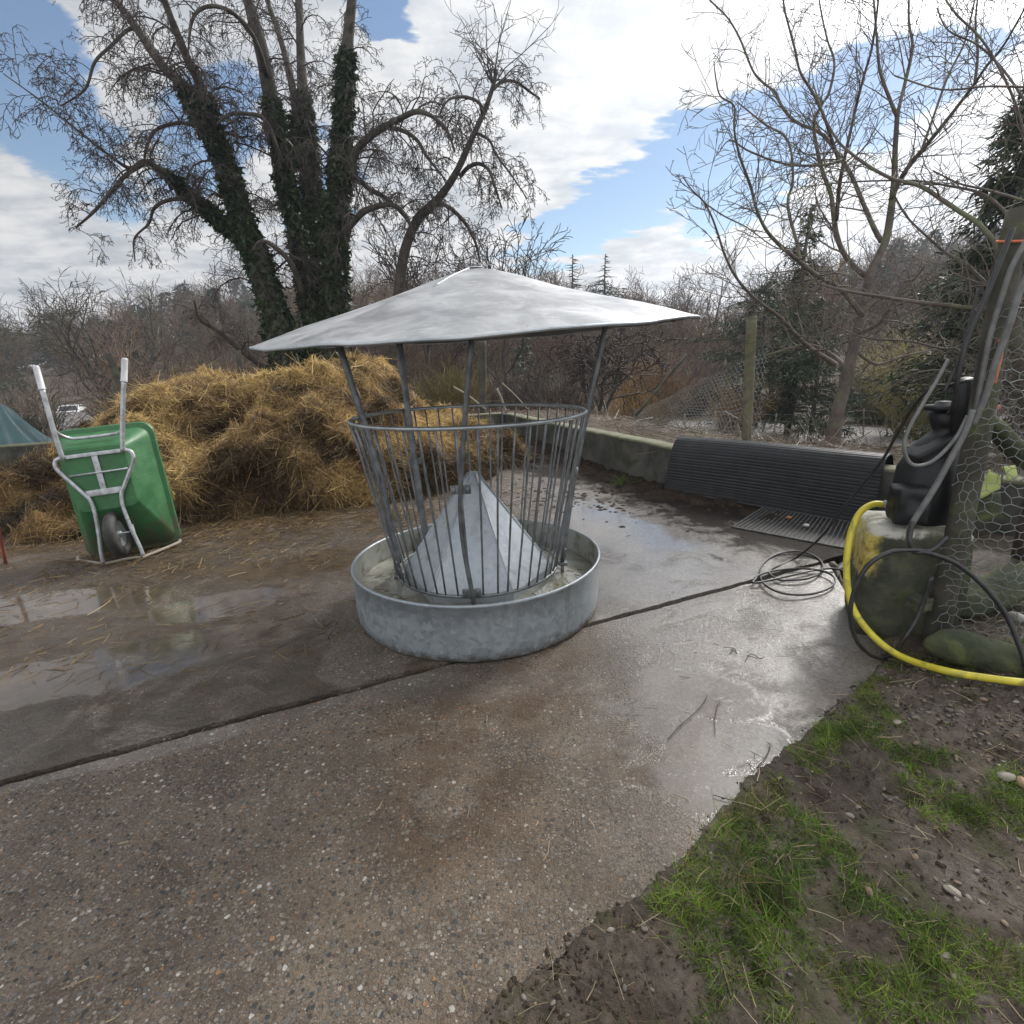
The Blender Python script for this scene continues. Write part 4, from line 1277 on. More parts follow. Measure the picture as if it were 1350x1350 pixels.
lump('brick', A(1243, 778, 2.5), (.16, .10, .08), 'moss', 'broken mossy brick stuck between the block and the post', 'brick', rot=.5, amp=.1)
lump('brick', A(1212, 795, 2.42), (.09, .08, .07), 'moss', 'smaller mossy stone wedged under the broken brick', 'stone', rot=.2, amp=.15, bev=.8)

pc = A(1222, 690, 2.68)
pm = empty('water_pump', pc, 'bulky black plastic pump with a lidded neck on the mossy block', 'pump')
L2 = lambda p: np.asarray(p) - pc
mb = MB()
tube(mb, [L2(A(1216, 705, 2.68)), L2(A(1216, 690, 2.68)), L2(A(1220, 655, 2.68)), L2(A(1226, 620, 2.68)), L2(A(1236, 596, 2.68)), L2(A(1246, 579, 2.68)), L2(A(1250, 567, 2.68)), L2(A(1248, 556, 2.68)), L2(A(1246, 540, 2.68))],
     [.06, .135, .150, .145, .115, .085, .062, .066, .072], 20)
mb.build('body', M['plastic'], pm)
mb = MB()
lathe(mb, [(0, .03), (.035, .03), (.042, .012), (.078, .010), (.08, 0), (.078, -.012), (0, -.012)], L2(A(1244, 537, 2.68)), 24)
mb.build('lid', M['plastic'], pm)
lump('flange', L2(A(1198, 664, 2.58)), (.15, .17, .19), 'plastic', None, None, pm, rot=-.3, amp=.07, bev=.8)
lump('shoulder', L2(A(1228, 592, 2.64)), (.20, .16, .07), 'plastic', None, None, pm, rot=-.2, amp=.06, bev=.7, tiltv=(0, -.6))
mb = MB(); tube(mb, [L2(A(1262, 640, 2.66)), L2(A(1266, 590, 2.64)), L2(A(1270, 545, 2.6)), L2(A(1274, 500, 2.56))], [.06, .058, .05, .03], 14); mb.build('sleeve', M['plastic'], pm)
mb = MB(); tube(mb, [L2(A(1192, 664, 2.66)), L2(A(1180, 663, 2.69)), L2(A(1166, 665, 2.72))], [.024, .02, .022], 10); mb.build('outlet', M['zinc'], pm)


def netting(name, f, w, h, cell, r, label, parent=None, keep=None):
    """hexagonal wire mesh mapped through f(a, b) into the place"""
    polys = []
    dx, dy = cell, cell * .87
    for j in range(int(h / dy) + 1):
        off = dx / 2 if j % 2 else 0
        for i in range(int(w / dx) + 1):
            x, y = i * dx + off, j * dy
            p = (x, y + dy * .17)
            ends = [(x - dx / 2, y - dy * .17), (x + dx / 2, y - dy * .17), (x, y + dy * .17 + dy * .66)]
            for e in ends:
                if keep and not keep(*p): continue
                polys.append(([f(*p), f(*e)], [r, r], (1, 1, 1)))
    mb = MB(); tubes(mb, polys, 4)
    V = np.concatenate(mb.v); c = V.mean(0)
    o = mb.build(name, M['wire'], None, True, c)
    return tag(o, label, 'wire netting')


na, nb_ = np.array([2.09, 2.37, 0]), np.array([3.0, 2.0, 0])
nd = (nb_ - na)
nlen = np.linalg.norm(nd); nd = nd / nlen; nnm = np.array([nd[1], -nd[0], 0])


def fnet(a, b):
    o = .10 * float(perlin(a * 2.6, b * 2.6, 3.)) + .035 * float(perlin(a * 8, b * 8, 1.)) + .16 * max(0, .35 - b)**1.3 * 2
    sl2 = .10 * float(perlin(a * 3.1 + 5, b * 2.0, 8.))
    return na + nd * (a + .04 * float(perlin(a * 5, b * 5, 5.)) + .014 * float(perlin(a * 27, b * 27, 2.)) + .10 * b * 0) + nnm * o + np.array([0, 0, b * .97 + sl2 * .5 + .01 + .014 * float(perlin(a * 25, b * 25, 7.))])


netting('wire_netting', fnet, nlen, 1.7, .047, .0016, 'hexagonal wire netting stretched right of the tall post over mossy timber')

# mossy timber and rubble behind the netting
def beam(name, p, q, r, mat, label, cat, flat=1.):
    P = np.array([p + (q - p) * s for s in np.linspace(0, 1, 14)])
    mb = MB()
    c = P.mean(0)
    rr_ = r * (1 + .1 * np.array([float(perlin(s * 4, r * 30)) for s in np.linspace(0, 1, 14)]))
    rr_ = rr_ * (.35 + .65 * sstep(0, .12, np.linspace(0, 1, 14)))
    tube(mb, P - c, rr_, 14)
    V = np.concatenate(mb.v)
    V = V + .2 * r * np.stack([fbm(V[:, 0] * 9, V[:, 1] * 9, V[:, 2] * 9 + k) for k in (0, 3, 6)], 1)
    V[:, 2] *= flat if flat != 1 else 1
    mb.v = [V]
    o = mb.build(name, M[mat]); o.location = c
    return tag(o, label, cat)


M['mossylog'] = simple('mossy_bark', (.03, .038, .02), (.09, .098, .05), 6, .9, 0, .8, 30, .02, c3=(.11, .13, .04), s3=4)
beam('mossy_log', A(1222, 842, 2.28), A(1440, 905, 2.05), .078, 'mossylog', 'dark green mossy log lying on the ground above the yellow hose', 'log')
beam('mossy_beam', A(1246, 812, 2.62), A(1450, 720, 2.85), .105, 'mossylog', 'broad mossy beam lying behind the netting above the log', 'beam', .8)
beam('mossy_pole', A(1293, 548, 2.7), A(1420, 668, 2.55), .05, 'mossylog', 'slanting mossy pole leaning down right from the tall post', 'pole')


def sheet(name, pts, mat, label, cat):
    P = np.array(pts); c = P.mean(0)
    mb = MB()
    n = 7
    uu, vv = np.meshgrid(np.linspace(0, 1, n), np.linspace(0, 1, n))
    uu, vv = uu.ravel()[:, None], vv.ravel()[:, None]
    V = (P[0] * (1 - uu) + P[1] * uu) * (1 - vv) + (P[3] * (1 - uu) + P[2] * uu) * vv
    V = V + .02 * np.stack([perlin(V[:, 0] * 8, V[:, 1] * 8, V[:, 2] * 8 + k) for k in (1, 4, 7)], 1)
    i = (np.arange(n - 1)[:, None] * n + np.arange(n - 1)[None]).ravel()
    o = mb.add(V - c, np.stack([i, i + 1, i + n + 1, i + n], 1)).build(name, M[mat]); o.location = c
    md = o.modifiers.new('solid', 'SOLIDIFY'); md.thickness = .004
    return tag(o, label, cat)


sheet('plastic_sheet', [A(1284, 660, 2.9), A(1318, 645, 2.9), A(1314, 628, 2.95), A(1304, 618, 2.95)], 'lime', 'pointed yellow-green sheet scrap behind the netting', 'sheet')
sheet('plastic_sheet', [A(1325, 634, 2.9), A(1338, 628, 2.9), A(1338, 614, 2.95), A(1320, 614, 2.95)], 'lime', 'smaller yellow-green sheet scrap below the slanting pole', 'sheet')
sheet('green_sheet', [A(1292, 690, 2.85), A(1322, 684, 2.85), A(1320, 648, 2.88), A(1288, 662, 2.88)], 'mossylog', 'dull green sheet under the pointed yellow-green scrap', 'sheet')
hose('red_twine', [A(1298, 545, 2.5), A(1305, 541, 2.48), A(1311, 540, 2.47), A(1318, 536, 2.47)], .010, 'red', 'short red twine knot right of the tall post', 'twine')
hose('red_pole', [G(8, 744, .0), A(-4, 690, 3.95)], .014, 'red', 'faded red pole end at the left edge by the puddle', 'pole', 4, 10)

# ------------------------------------------------------------------ things beyond the walls, left
tc = A(8, 583, 10.0)
n = 96
V, F = [], []
rings = [(0, 1.0), (.18, .97), (.34, .82), (.5, .55), (.68, .28), (.86, .06), (.98, -.08)]
tp = float(A(8, 530, 10.)[2] - tc[2])
for rr_, hh in rings:
    for k in range(n):
        a = 2 * np.pi * k / n
        fold = 1 + (.13 * math.cos(7 * a + .5) + .09 * math.cos(12 * a)) * rr_
        V.append((rr_ * fold * .47 * math.cos(a) * (1.15 if math.cos(a) < 0 else 1) - .02, rr_ * fold * .8 * math.sin(a), tp * hh - .02 + .02 * math.cos(5 * a) * rr_))
for i in range(len(rings) - 1):
    for k in range(n): F.append((i * n + k, i * n + (k + 1) % n, (i + 1) * n + (k + 1) % n, (i + 1) * n + k))
o = MB().add(V, F).build('tarpaulin', M['tarp']); o.location = tc
tag(o, 'dark teal tarpaulin draped over a pile beyond the left wall', 'tarpaulin')

cc = A(97, 556, 48.)
car = empty('parked_car', cc, 'white car parked on the far road behind the wheelbarrow', 'car')
fx = np.array([.45, -.893, 0]); fy = np.array([.893, .45, 0])      # nose towards the yard
cp = lambda l, s, z: fx * l + fy * s + np.array([0, 0, z])
prof = [(2.1, .35), (2.15, .62), (2.0, .82), (1.1, .98), (.35, 1.42), (-1.2, 1.46), (-1.9, 1.05), (-2.1, .95), (-2.12, .4)]
mb = MB()
V = []
for s in (-.86, -.8, .8, .86):
    for l, z in prof: V.append(cp(l * (1 if abs(s) < .85 else .985), s * (1 if z < 1.1 else .84), z if abs(s) < .85 else z * .96 + .01))
k = len(prof)
F = [(a * k + j, (a + 1) * k + j, (a + 1) * k + (j + 1) % k, a * k + (j + 1) % k) for a in range(3) for j in range(k)]
mb.add(V, F); mb.poly += [list(range(k))[::-1], [3 * k + j for j in range(k)]]
mb.build('body', M['white'], car, False)
mb = MB(); mb.ngon([cp(1.06, -.66, 1.02), cp(1.06, .66, 1.02), cp(.42, .56, 1.40), cp(.42, -.56, 1.40)], [[0, 1, 2, 3]]); mb.build('windscreen', M['glass'], car, False)
mb = MB(); mb.ngon([cp(2.165, -.62, .42), cp(2.165, .62, .42), cp(2.175, .62, .58), cp(2.175, -.62, .58)], [[0, 1, 2, 3]]); mb.build('grille', M['glass'], car, False)
for s in (-1, 1):
    mb = MB(); box(mb, cp(2.09, s * .62, .70), (.1, .3, .12), np.stack([fx, fy, [0, 0, 1]], 1), .02); mb.build('headlight', M['glass'], car)
    mb = MB(); mb.ngon([cp(.8, s * .79, 1.02), cp(-1.5, s * .79, 1.02), cp(-1.1, s * .735, 1.38), cp(.3, s * .735, 1.38)], [[0, 1, 2, 3]]); mb.build('window', M['glass'], car, False)
    for l in (1.35, -1.35):
        mb = MB()
        tube(mb, [cp(l, s * .86, .32), cp(l, s * .68, .32)], .32, 20); mb.build('wheel', M['tyre'], car)


def post(name, base_px, top_px, y, r, mat, label, cat='fence post', group=None):
    p, q_ = A(*base_px, y), A(*top_px, y)
    p[2] -= .25
    c = p.copy()
    zs = np.linspace(0, 1, 12)
    P = np.array([p + (q_ - p) * s for s in zs]) - c
    mb = MB()
    tube(mb, P, r * (1 + .06 * np.array([float(perlin(s * 6, r * 50, y)) for s in zs])), 10)
    o = mb.build(name, M[mat]); o.location = c
    return tag(o, label, cat, group)


M['mossypost'] = simple('mossy_post', (.09, .08, .055), (.16, .15, .10), 9, .85, 0, .6, 40, .01, c3=(.13, .14, .04), s3=5)
post('fence_post', (985, 583), (991, 417), 7.0, .062, 'mossypost', 'thick mossy fence post standing behind the rubber mat')
post('fence_post', (174, 545), (143, 466), 11.5, .07, 'post', 'dark leaning fence post between the wheelbarrow handles')
post('fence_post', (320, 500), (313, 462), 11.6, .06, 'post', 'short fence post behind the straw heap left of the roof')
post('fence_post', (635, 545), (636, 447), 11.5, .085, 'post', 'stout dark post behind the feeder basket')
post('bollard', (1175, 556), (1175, 535), 17.5, .06, 'white', 'small white marker post at the far road edge', 'bollard')

# ------------------------------------------------------------------ bare trees
R_ = random.Random(11)


def vnorm(v):
    l = math.sqrt(v[0]**2 + v[1]**2 + v[2]**2) + 1e-9
    return (v[0] / l, v[1] / l, v[2] / l)


def grow(out, p, d, L, r, lvl, S):
    """one branch and, recursively, its side branches; out collects (points, radii, colour)"""
    n = S['seg'][lvl]
    g, wg = S['grav'][lvl], S['wig'][lvl]
    pts, rad = [p], [r]
    st = L / n
    tip = max(r * .3, S['rmin'])
    dirs = [d]
    for i in range(n):
        k = (i + 1) / n
        d = vnorm((d[0] + R_.gauss(0, wg), d[1] + R_.gauss(0, wg), d[2] + R_.gauss(0, wg) - g * (.35 + k)))
        p = (p[0] + d[0] * st, p[1] + d[1] * st, p[2] + d[2] * st)
        pts.append(p)
        dirs.append(d)
        rad.append(r + (tip - r) * k)
    s = R_.uniform(.7, 1.3)
    out[lvl].append((pts, rad, (s, s, s)))
    if lvl + 1 < S['levels']:
        k = S['num'][lvl]
        k = int(k * (L / S['ref'][lvl])**.6 + R_.random())
        for j in range(k):
            f = S['first'] + (1 - S['first']) * (j + R_.random()) / k
            x = f * n
            i = min(int(x), n - 1)
            q = x - i
            a, b = pts[i], pts[i + 1]
            pp_ = (a[0] + (b[0] - a[0]) * q, a[1] + (b[1] - a[1]) * q, a[2] + (b[2] - a[2]) * q)
            t_ = dirs[i + 1]
            u = vnorm((R_.gauss(0, 1), R_.gauss(0, 1), R_.gauss(0, 1)))
            dt = u[0] * t_[0] + u[1] * t_[1] + u[2] * t_[2]
            u = vnorm((u[0] - t_[0] * dt, u[1] - t_[1] * dt, u[2] - t_[2] * dt))
            an = math.radians(R_.uniform(*S['ang']))
            ca, sa = math.cos(an), math.sin(an)
            dd = vnorm((t_[0] * ca + u[0] * sa, t_[1] * ca + u[1] * sa, t_[2] * ca + u[2] * sa + S['lift'][lvl]))
            rr2 = max((rad[i] + (rad[i + 1] - rad[i]) * q) * R_.uniform(.45, .7), S['rmin'])
            grow(out, pp_, dd, L * R_.uniform(*S['len']) * (1.15 - .5 * f), rr2, lvl + 1, S)


def px3(pts, y):
    out = []
    for q in pts:
        out.append(A(q[0], q[1], y + (q[3] if len(q) > 3 else 0.)))
    return np.array(out)


def limb(pts, y, n=5):
    P = px3(pts, y)
    w0 = pts[0][2]
    k_ = .70 if w0 > 45 else (.6 if w0 <= 26 else (.56 if w0 == 36 else .62))
    W_ = np.array([q[2] * k_ for q in pts]) / 2 / FPX * ((P - EYEP) @ FWD)
    return spline(np.concatenate([P, W_[:, None]], 1), n)


def spawn(out, L, S, step, len0, lift, along, start=0., lvl=0, rmul=.45, fade=.4):
    """side branches along a traced limb"""
    P, W_ = L[:, :3], L[:, 3]
    sl = np.concatenate([[0], np.cumsum(np.linalg.norm(np.diff(P, axis=0), axis=1))])
    s = start * sl[-1] + step * R_.random()
    T = np.gradient(P, axis=0); T /= np.linalg.norm(T, axis=1)[:, None] + 1e-9
    while s < sl[-1]:
        i = int(np.searchsorted(sl, s)) - 1
        i = max(0, min(i, len(P) - 2))
        q = (s - sl[i]) / (sl[i + 1] - sl[i] + 1e-9)
        p = P[i] * (1 - q) + P[i + 1] * q
        u = np.array([R_.gauss(0, 1) for _ in range(3)])
        u -= T[i] * u.dot(T[i]); u /= np.linalg.norm(u) + 1e-9
        d = vnorm(tuple(u + T[i] * along + np.array([0, 0, lift])))
        f = s / sl[-1]
        l = len0 * R_.uniform(.55, 1.25) * (1 - fade * f)
        grow(out, tuple(p + u * W_[i] * .3), d, l, max(min(W_[i] * rmul * R_.uniform(.6, 1.1), l * .017), S['rmin']), lvl, S)
        s += step * R_.uniform(.5, 1.5)


def tree_object(name, base, limbs, out, label, bark, twig, cat='tree', group=None, ivy=None, ivy_n=0, twk=3, bk=9):
    o = empty(name, base, label, cat, group)
    b = np.asarray(base)
    mb = MB()
    for L in limbs:
        P, W_ = L[:, :3].copy(), L[:, 3]
        s = np.arange(len(P))
        tube(mb, P - b, W_ * (1 + .10 * perlin(s * .7, W_ * 40 + 1.)), bk)
    mb.build('trunk', M[bark], o)
    if out and any(out.values()):
        mb = MB()
        for lv, br in out.items():
            if br: tubes(mb, [([(p[0] - b[0], p[1] - b[1], p[2] - b[2]) for p in pts], rad, c) for pts, rad, c in br], 5 if lv == 0 else twk)
        mb.build('crown', M[twig], o)
    if ivy:
        ps, ds = [], []
        tot = sum(w for *_, w in ivy)
        for L, f0, f1, w in ivy:
            n = int(ivy_n * w / tot)
            x = RNG.uniform(f0, f1, n) * (len(L) - 1)
            x = np.clip(x, 0, len(L) - 1.001)
            i = x.astype(int); q = (x - i)[:, None]
            C = L[i] * (1 - q) + L[i + 1] * q
            u = RNG.normal(size=(n, 3)); u /= np.linalg.norm(u, axis=1)[:, None]
            bul = 1.0 + .42 * np.clip(fbm(C[:, 0] * 1.6, C[:, 1] * 1.6, C[:, 2] * 1.6) + .15, 0, 1) * RNG.uniform(.2, 1, n)**.7
            edge = np.clip((f1 - x / (len(L) - 1)) / (.35 * (f1 - f0)), .15, 1)
            ps.append(C[:, :3] + u * (C[:, 3] * (.9 + (bul - .9) * edge) + RNG.exponential(.022, n))[:, None])
            ds.append(u)
        p = np.concatenate(ps); u = np.concatenate(ds); n = len(p)
        d = u * .12 + RNG.normal(size=(n, 3)) * .55 + [0, 0, -.6]; d /= np.linalg.norm(d, axis=1)[:, None]
        mb = MB()
        ribbons(mb, p - b, d, RNG.uniform(.07, .15, n), RNG.uniform(.055, .11, n), RNG.normal(size=(n, 3)) * .3, RNG.uniform(.5, 1.35, (n, 1)) * np.array([[1, 1, 1]]), .25)
        mb.build('ivy', M['ivy'], o)
    return o


def nout(): return {0: [], 1: [], 2: [], 3: []}


WEEP = dict(levels=4, seg=[6, 5, 3, 2], grav=[.34, .26, .22, .2], wig=[.16, .22, .26, .3], num=[10, 6, 3, 0], ref=[1.6, .8, .4, .2], first=.12, ang=(35, 75), lift=[.15, .1, 0, 0], len=(.34, .6), rmin=.0050)
TY = 13.5
# leaning ivy-clad tree at the far left of the group
a1 = limb([(384, 520, 52), (367, 433, 46), (341, 345, 40), (317, 283, 35), (300, 225, 31), (283, 183, 27), (262, 148, 24), (240, 112, 20, .3), (213, 85, 18, .5), (180, 37, 15, .8), (153, 0, 13, 1.), (120, -60, 9, 1.3)], TY)
a2 = limb([(287, 195, 24), (276, 148, 22, -.2), (262, 108, 19, -.5), (247, 77, 18, -.7), (230, 35, 15, -1), (217, 0, 14, -1.2), (196, -70, 10, -1.6)], TY)
a3 = limb([(318, 312, 26), (300, 298, 24), (267, 273, 20, -.3), (233, 240, 16, -.7), (208, 222, 14, -1), (190, 213, 12, -1.2), (172, 222, 9, -1.4), (147, 207, 6, -1.6), (100, 170, 4.5, -2), (50, 130, 3.4, -2.3), (4, 97, 2.2, -2.6)], TY)
a4 = limb([(192, 214, 10, -1.2), (167, 230, 9, -1.5), (143, 257, 8, -1.7), (123, 280, 6, -1.9), (100, 300, 4, -2.0)], TY)
a5 = limb([(360, 500, 16), (350, 487, 13), (325, 468, 11, -.4), (300, 447, 10, -.7), (280, 432, 8, -.9), (262, 420, 6, -1.2), (256, 396, 4, -1.4)], TY - .2)
a6 = limb([(178, 36, 8, .9), (165, 42, 7, .9), (147, 60, 6.5, .7), (125, 82, 6, .5), (112, 118, 5, .4), (80, 140, 3, .2)], TY)
a7 = limb([(278, 268, 9, .2), (250, 262, 9, .5), (222, 264, 8, .7), (203, 275, 7, .8), (196, 295, 5, .9), (177, 315, 4, 1.), (178, 345, 2.6, 1.)], TY)
a8 = limb([(255, 165, 8, .2), (235, 162, 8, .6), (205, 172, 7, .9), (193, 195, 6, 1.), (190, 215, 4, 1.)], TY)
la = [a1, a2, a3, a4, a5, a6, a7, a8]
out = nout()
for L, st, ln, s0 in ((a1, .30, 1.75, .22), (a2, .26, 1.6, .0), (a3, .20, 1.45, .1), (a4, .16, 1.2, 0), (a5, .28, 1.2, .2), (a6, .2, 1.2, 0), (a7, .2, 1.1, .1), (a8, .22, 1.1, .1)):
    spawn(out, L, WEEP, st * .85, ln, .75, .35, s0)
base = a1[0, :3].copy(); base[2] = float(terrain(base[0], base[1])) - .1
a1[0, 2] = base[2]
tree_object('leaning_tree', base, la, out, 'big bare tree leaning left with ivy up its trunk and drooping twigs', 'bark', 'twig', ivy=[(a1, .0, .62, 5), (a3, 0, .35, 1), (a2, 0, .25, .6)], ivy_n=14000)

# the massive many-stemmed ivy tree
b1 = limb([(428, 520, 76), (420, 440, 46), (405, 370, 38), (392, 300, 32), (379, 250, 28), (366, 180, 27), (357, 130, 28), (345, 67, 24, -.2), (327, 0, 20, -.4), (310, -70, 14, -.6)], TY + .6)
b2 = limb([(430, 440, 50), (421, 350, 36, .3), (412, 270, 30, .5), (404, 190, 28, .7), (400, 133, 20, .8), (396, 60, 15, 1), (394, 0, 13, 1.1), (390, -70, 9, 1.3)], TY + .6)
b3 = limb([(440, 440, 50), (442, 350, 40, -.2), (445, 270, 34, -.3), (450, 190, 28, -.4), (455, 110, 26, -.6), (459, 50, 21, -.7), (464, 0, 17, -.8), (470, -70, 12, -.9)], TY + .6)
b4 = limb([(385, 215, 20, .2), (390, 150, 18, .6), (380, 90, 14, 1.), (366, 40, 12, 1.3), (352, 0, 10, 1.5), (335, -60, 7, 1.9)], TY + .6)
b5 = limb([(448, 268, 24, -.3), (455, 240, 20, -.5), (470, 199, 17, -.8), (488, 180, 15, -1), (507, 167, 14, -1.2), (528, 156, 12, -1.4), (550, 147, 11, -1.6), (572, 155, 8, -1.7), (590, 173, 6, -1.8), (600, 200, 4, -1.8)], TY + .6)
b6 = limb([(450, 245, 14, -.2), (467, 233, 13, .2), (488, 250, 11, .5), (507, 260, 10, .7), (537, 290, 6, 1.), (548, 320, 4, 1.)], TY + .6)
b7 = limb([(444, 315, 18, -.2), (462, 297, 15, -.6), (483, 277, 13, -.9), (517, 270, 9, -1.2), (536, 285, 6, -1.3), (545, 310, 4, -1.3)], TY + .6)
b8 = limb([(352, 100, 12, -.2), (335, 50, 10, -.9), (308, 18, 9, -1.4), (280, 8, 8, -1.7), (258, 18, 7, -1.8), (250, 45, 5, -1.8), (248, 80, 3, -1.8)], TY + .6)
b9 = limb([(372, 215, 10, -.2), (350, 160, 9, -.6), (325, 150, 8, -.9), (300, 152, 7, -1.), (285, 165, 4, -1.1)], TY + .6)
b10 = limb([(400, 390, 15, -.3), (385, 350, 12, -.8), (365, 328, 10, -1.1), (345, 318, 8, -1.3), (333, 330, 5, -1.4)], TY + .6)
b11 = limb([(506, 168, 9, -1.2), (530, 172, 9, -1.2), (550, 185, 8, -1.2), (562, 205, 7, -1.2), (575, 222, 5, -1.2), (590, 240, 3, -1.2)], TY + .6)
lb = [b1, b2, b3, b4, b5, b6, b7, b8, b9, b10, b11]
out = nout()
for L, st, ln, s0 in ((b1, .30, 1.55, .25), (b2, .34, 1.5, .35), (b3, .26, 1.75, .3), (b4, .3, 1.5, .1), (b5, .15, 1.35, .12), (b6, .18, 1.2, .1), (b7, .17, 1.2, .1), (b8, .19, 1.3, .15), (b9, .22, 1.0, .2), (b10, .25, .9, .2), (b11, .16, 1.1, .1)):
    spawn(out, L, WEEP, st * .9, ln, .7, .35, max(s0, .42) if L[0, 3] > .3 else s0)
base = b1[0, :3].copy(); base[2] = float(terrain(base[0], base[1])) - .1
b1[0, 2] = base[2]
tree_object('ivy_tree', base, lb, out, 'massive bare tree with several upright stems thickly wrapped in dark ivy', 'bark', 'twig', ivy=[(b1, 0, .66, 5), (b2, 0, .58, 4), (b3, 0, .66, 5), (b4, 0, .2, .4), (b5, 0, .18, .4)], ivy_n=27000)

# slim bent tree behind the roof
c1 = limb([(515, 520, 26), (520, 440, 25), (527, 377, 24), (533, 333, 22), (550, 290, 20), (577, 263, 18), (600, 230, 15), (620, 187, 13), (640, 143, 11), (650, 113, 9), (655, 92, 6)], TY + .3)
c2 = limb([(636, 150, 8), (632, 136, 7, -.3), (618, 129, 7, -.6), (604, 128, 6, -.8), (590, 133, 4, -1.), (580, 150, 3, -1.)], TY + .3)
c3 = limb([(607, 232, 9), (618, 220, 9, -.3), (632, 216, 8, -.6), (645, 225, 7, -.8), (652, 245, 6, -.9), (662, 275, 3, -1.)], TY + .3)
c4 = limb([(648, 120, 7), (662, 108, 7, .4), (680, 108, 6, .7), (700, 122, 5, .9), (712, 130, 3, 1.)], TY + .3)
c5 = limb([(570, 268, 10), (590, 272, 9, .4), (610, 290, 8, .7), (625, 315, 6, .8), (633, 345, 4, .9)], TY + .3)
c6 = limb([(628, 175, 7), (645, 185, 6, -.4), (655, 205, 5, -.6), (675, 232, 4, -.8), (695, 262, 2.5, -1)], TY + .3)
lc = [c1, c2, c3, c4, c5, c6]
out = nout()
for L, st, ln, s0 in ((c1, .24, 1.25, .28), (c2, .15, .9, .1), (c3, .13, 1.0, .1), (c4, .13, .9, .1), (c5, .14, 1.0, .1), (c6, .13, .9, .1)):
    spawn(out, L, WEEP, st * .85, ln, .55, .35, s0)
UPS = dict(WEEP, grav=[-.02, .0, .05, .1], num=[4, 3, 2, 0])
for k in range(9):
    grow(out, tuple(c1[-6, :3]), vnorm((R_.gauss(0, .28), R_.gauss(0, .28), 1)), R_.uniform(1.2, 2.2), .016, 1, UPS)
base = c1[0, :3].copy(); base[2] = float(terrain(base[0], base[1])) - .1
c1[0, 2] = base[2]
tree_object('bent_tree', base, lc, out, 'slim bare tree bending right behind the peak of the metal roof', 'bark', 'twig')

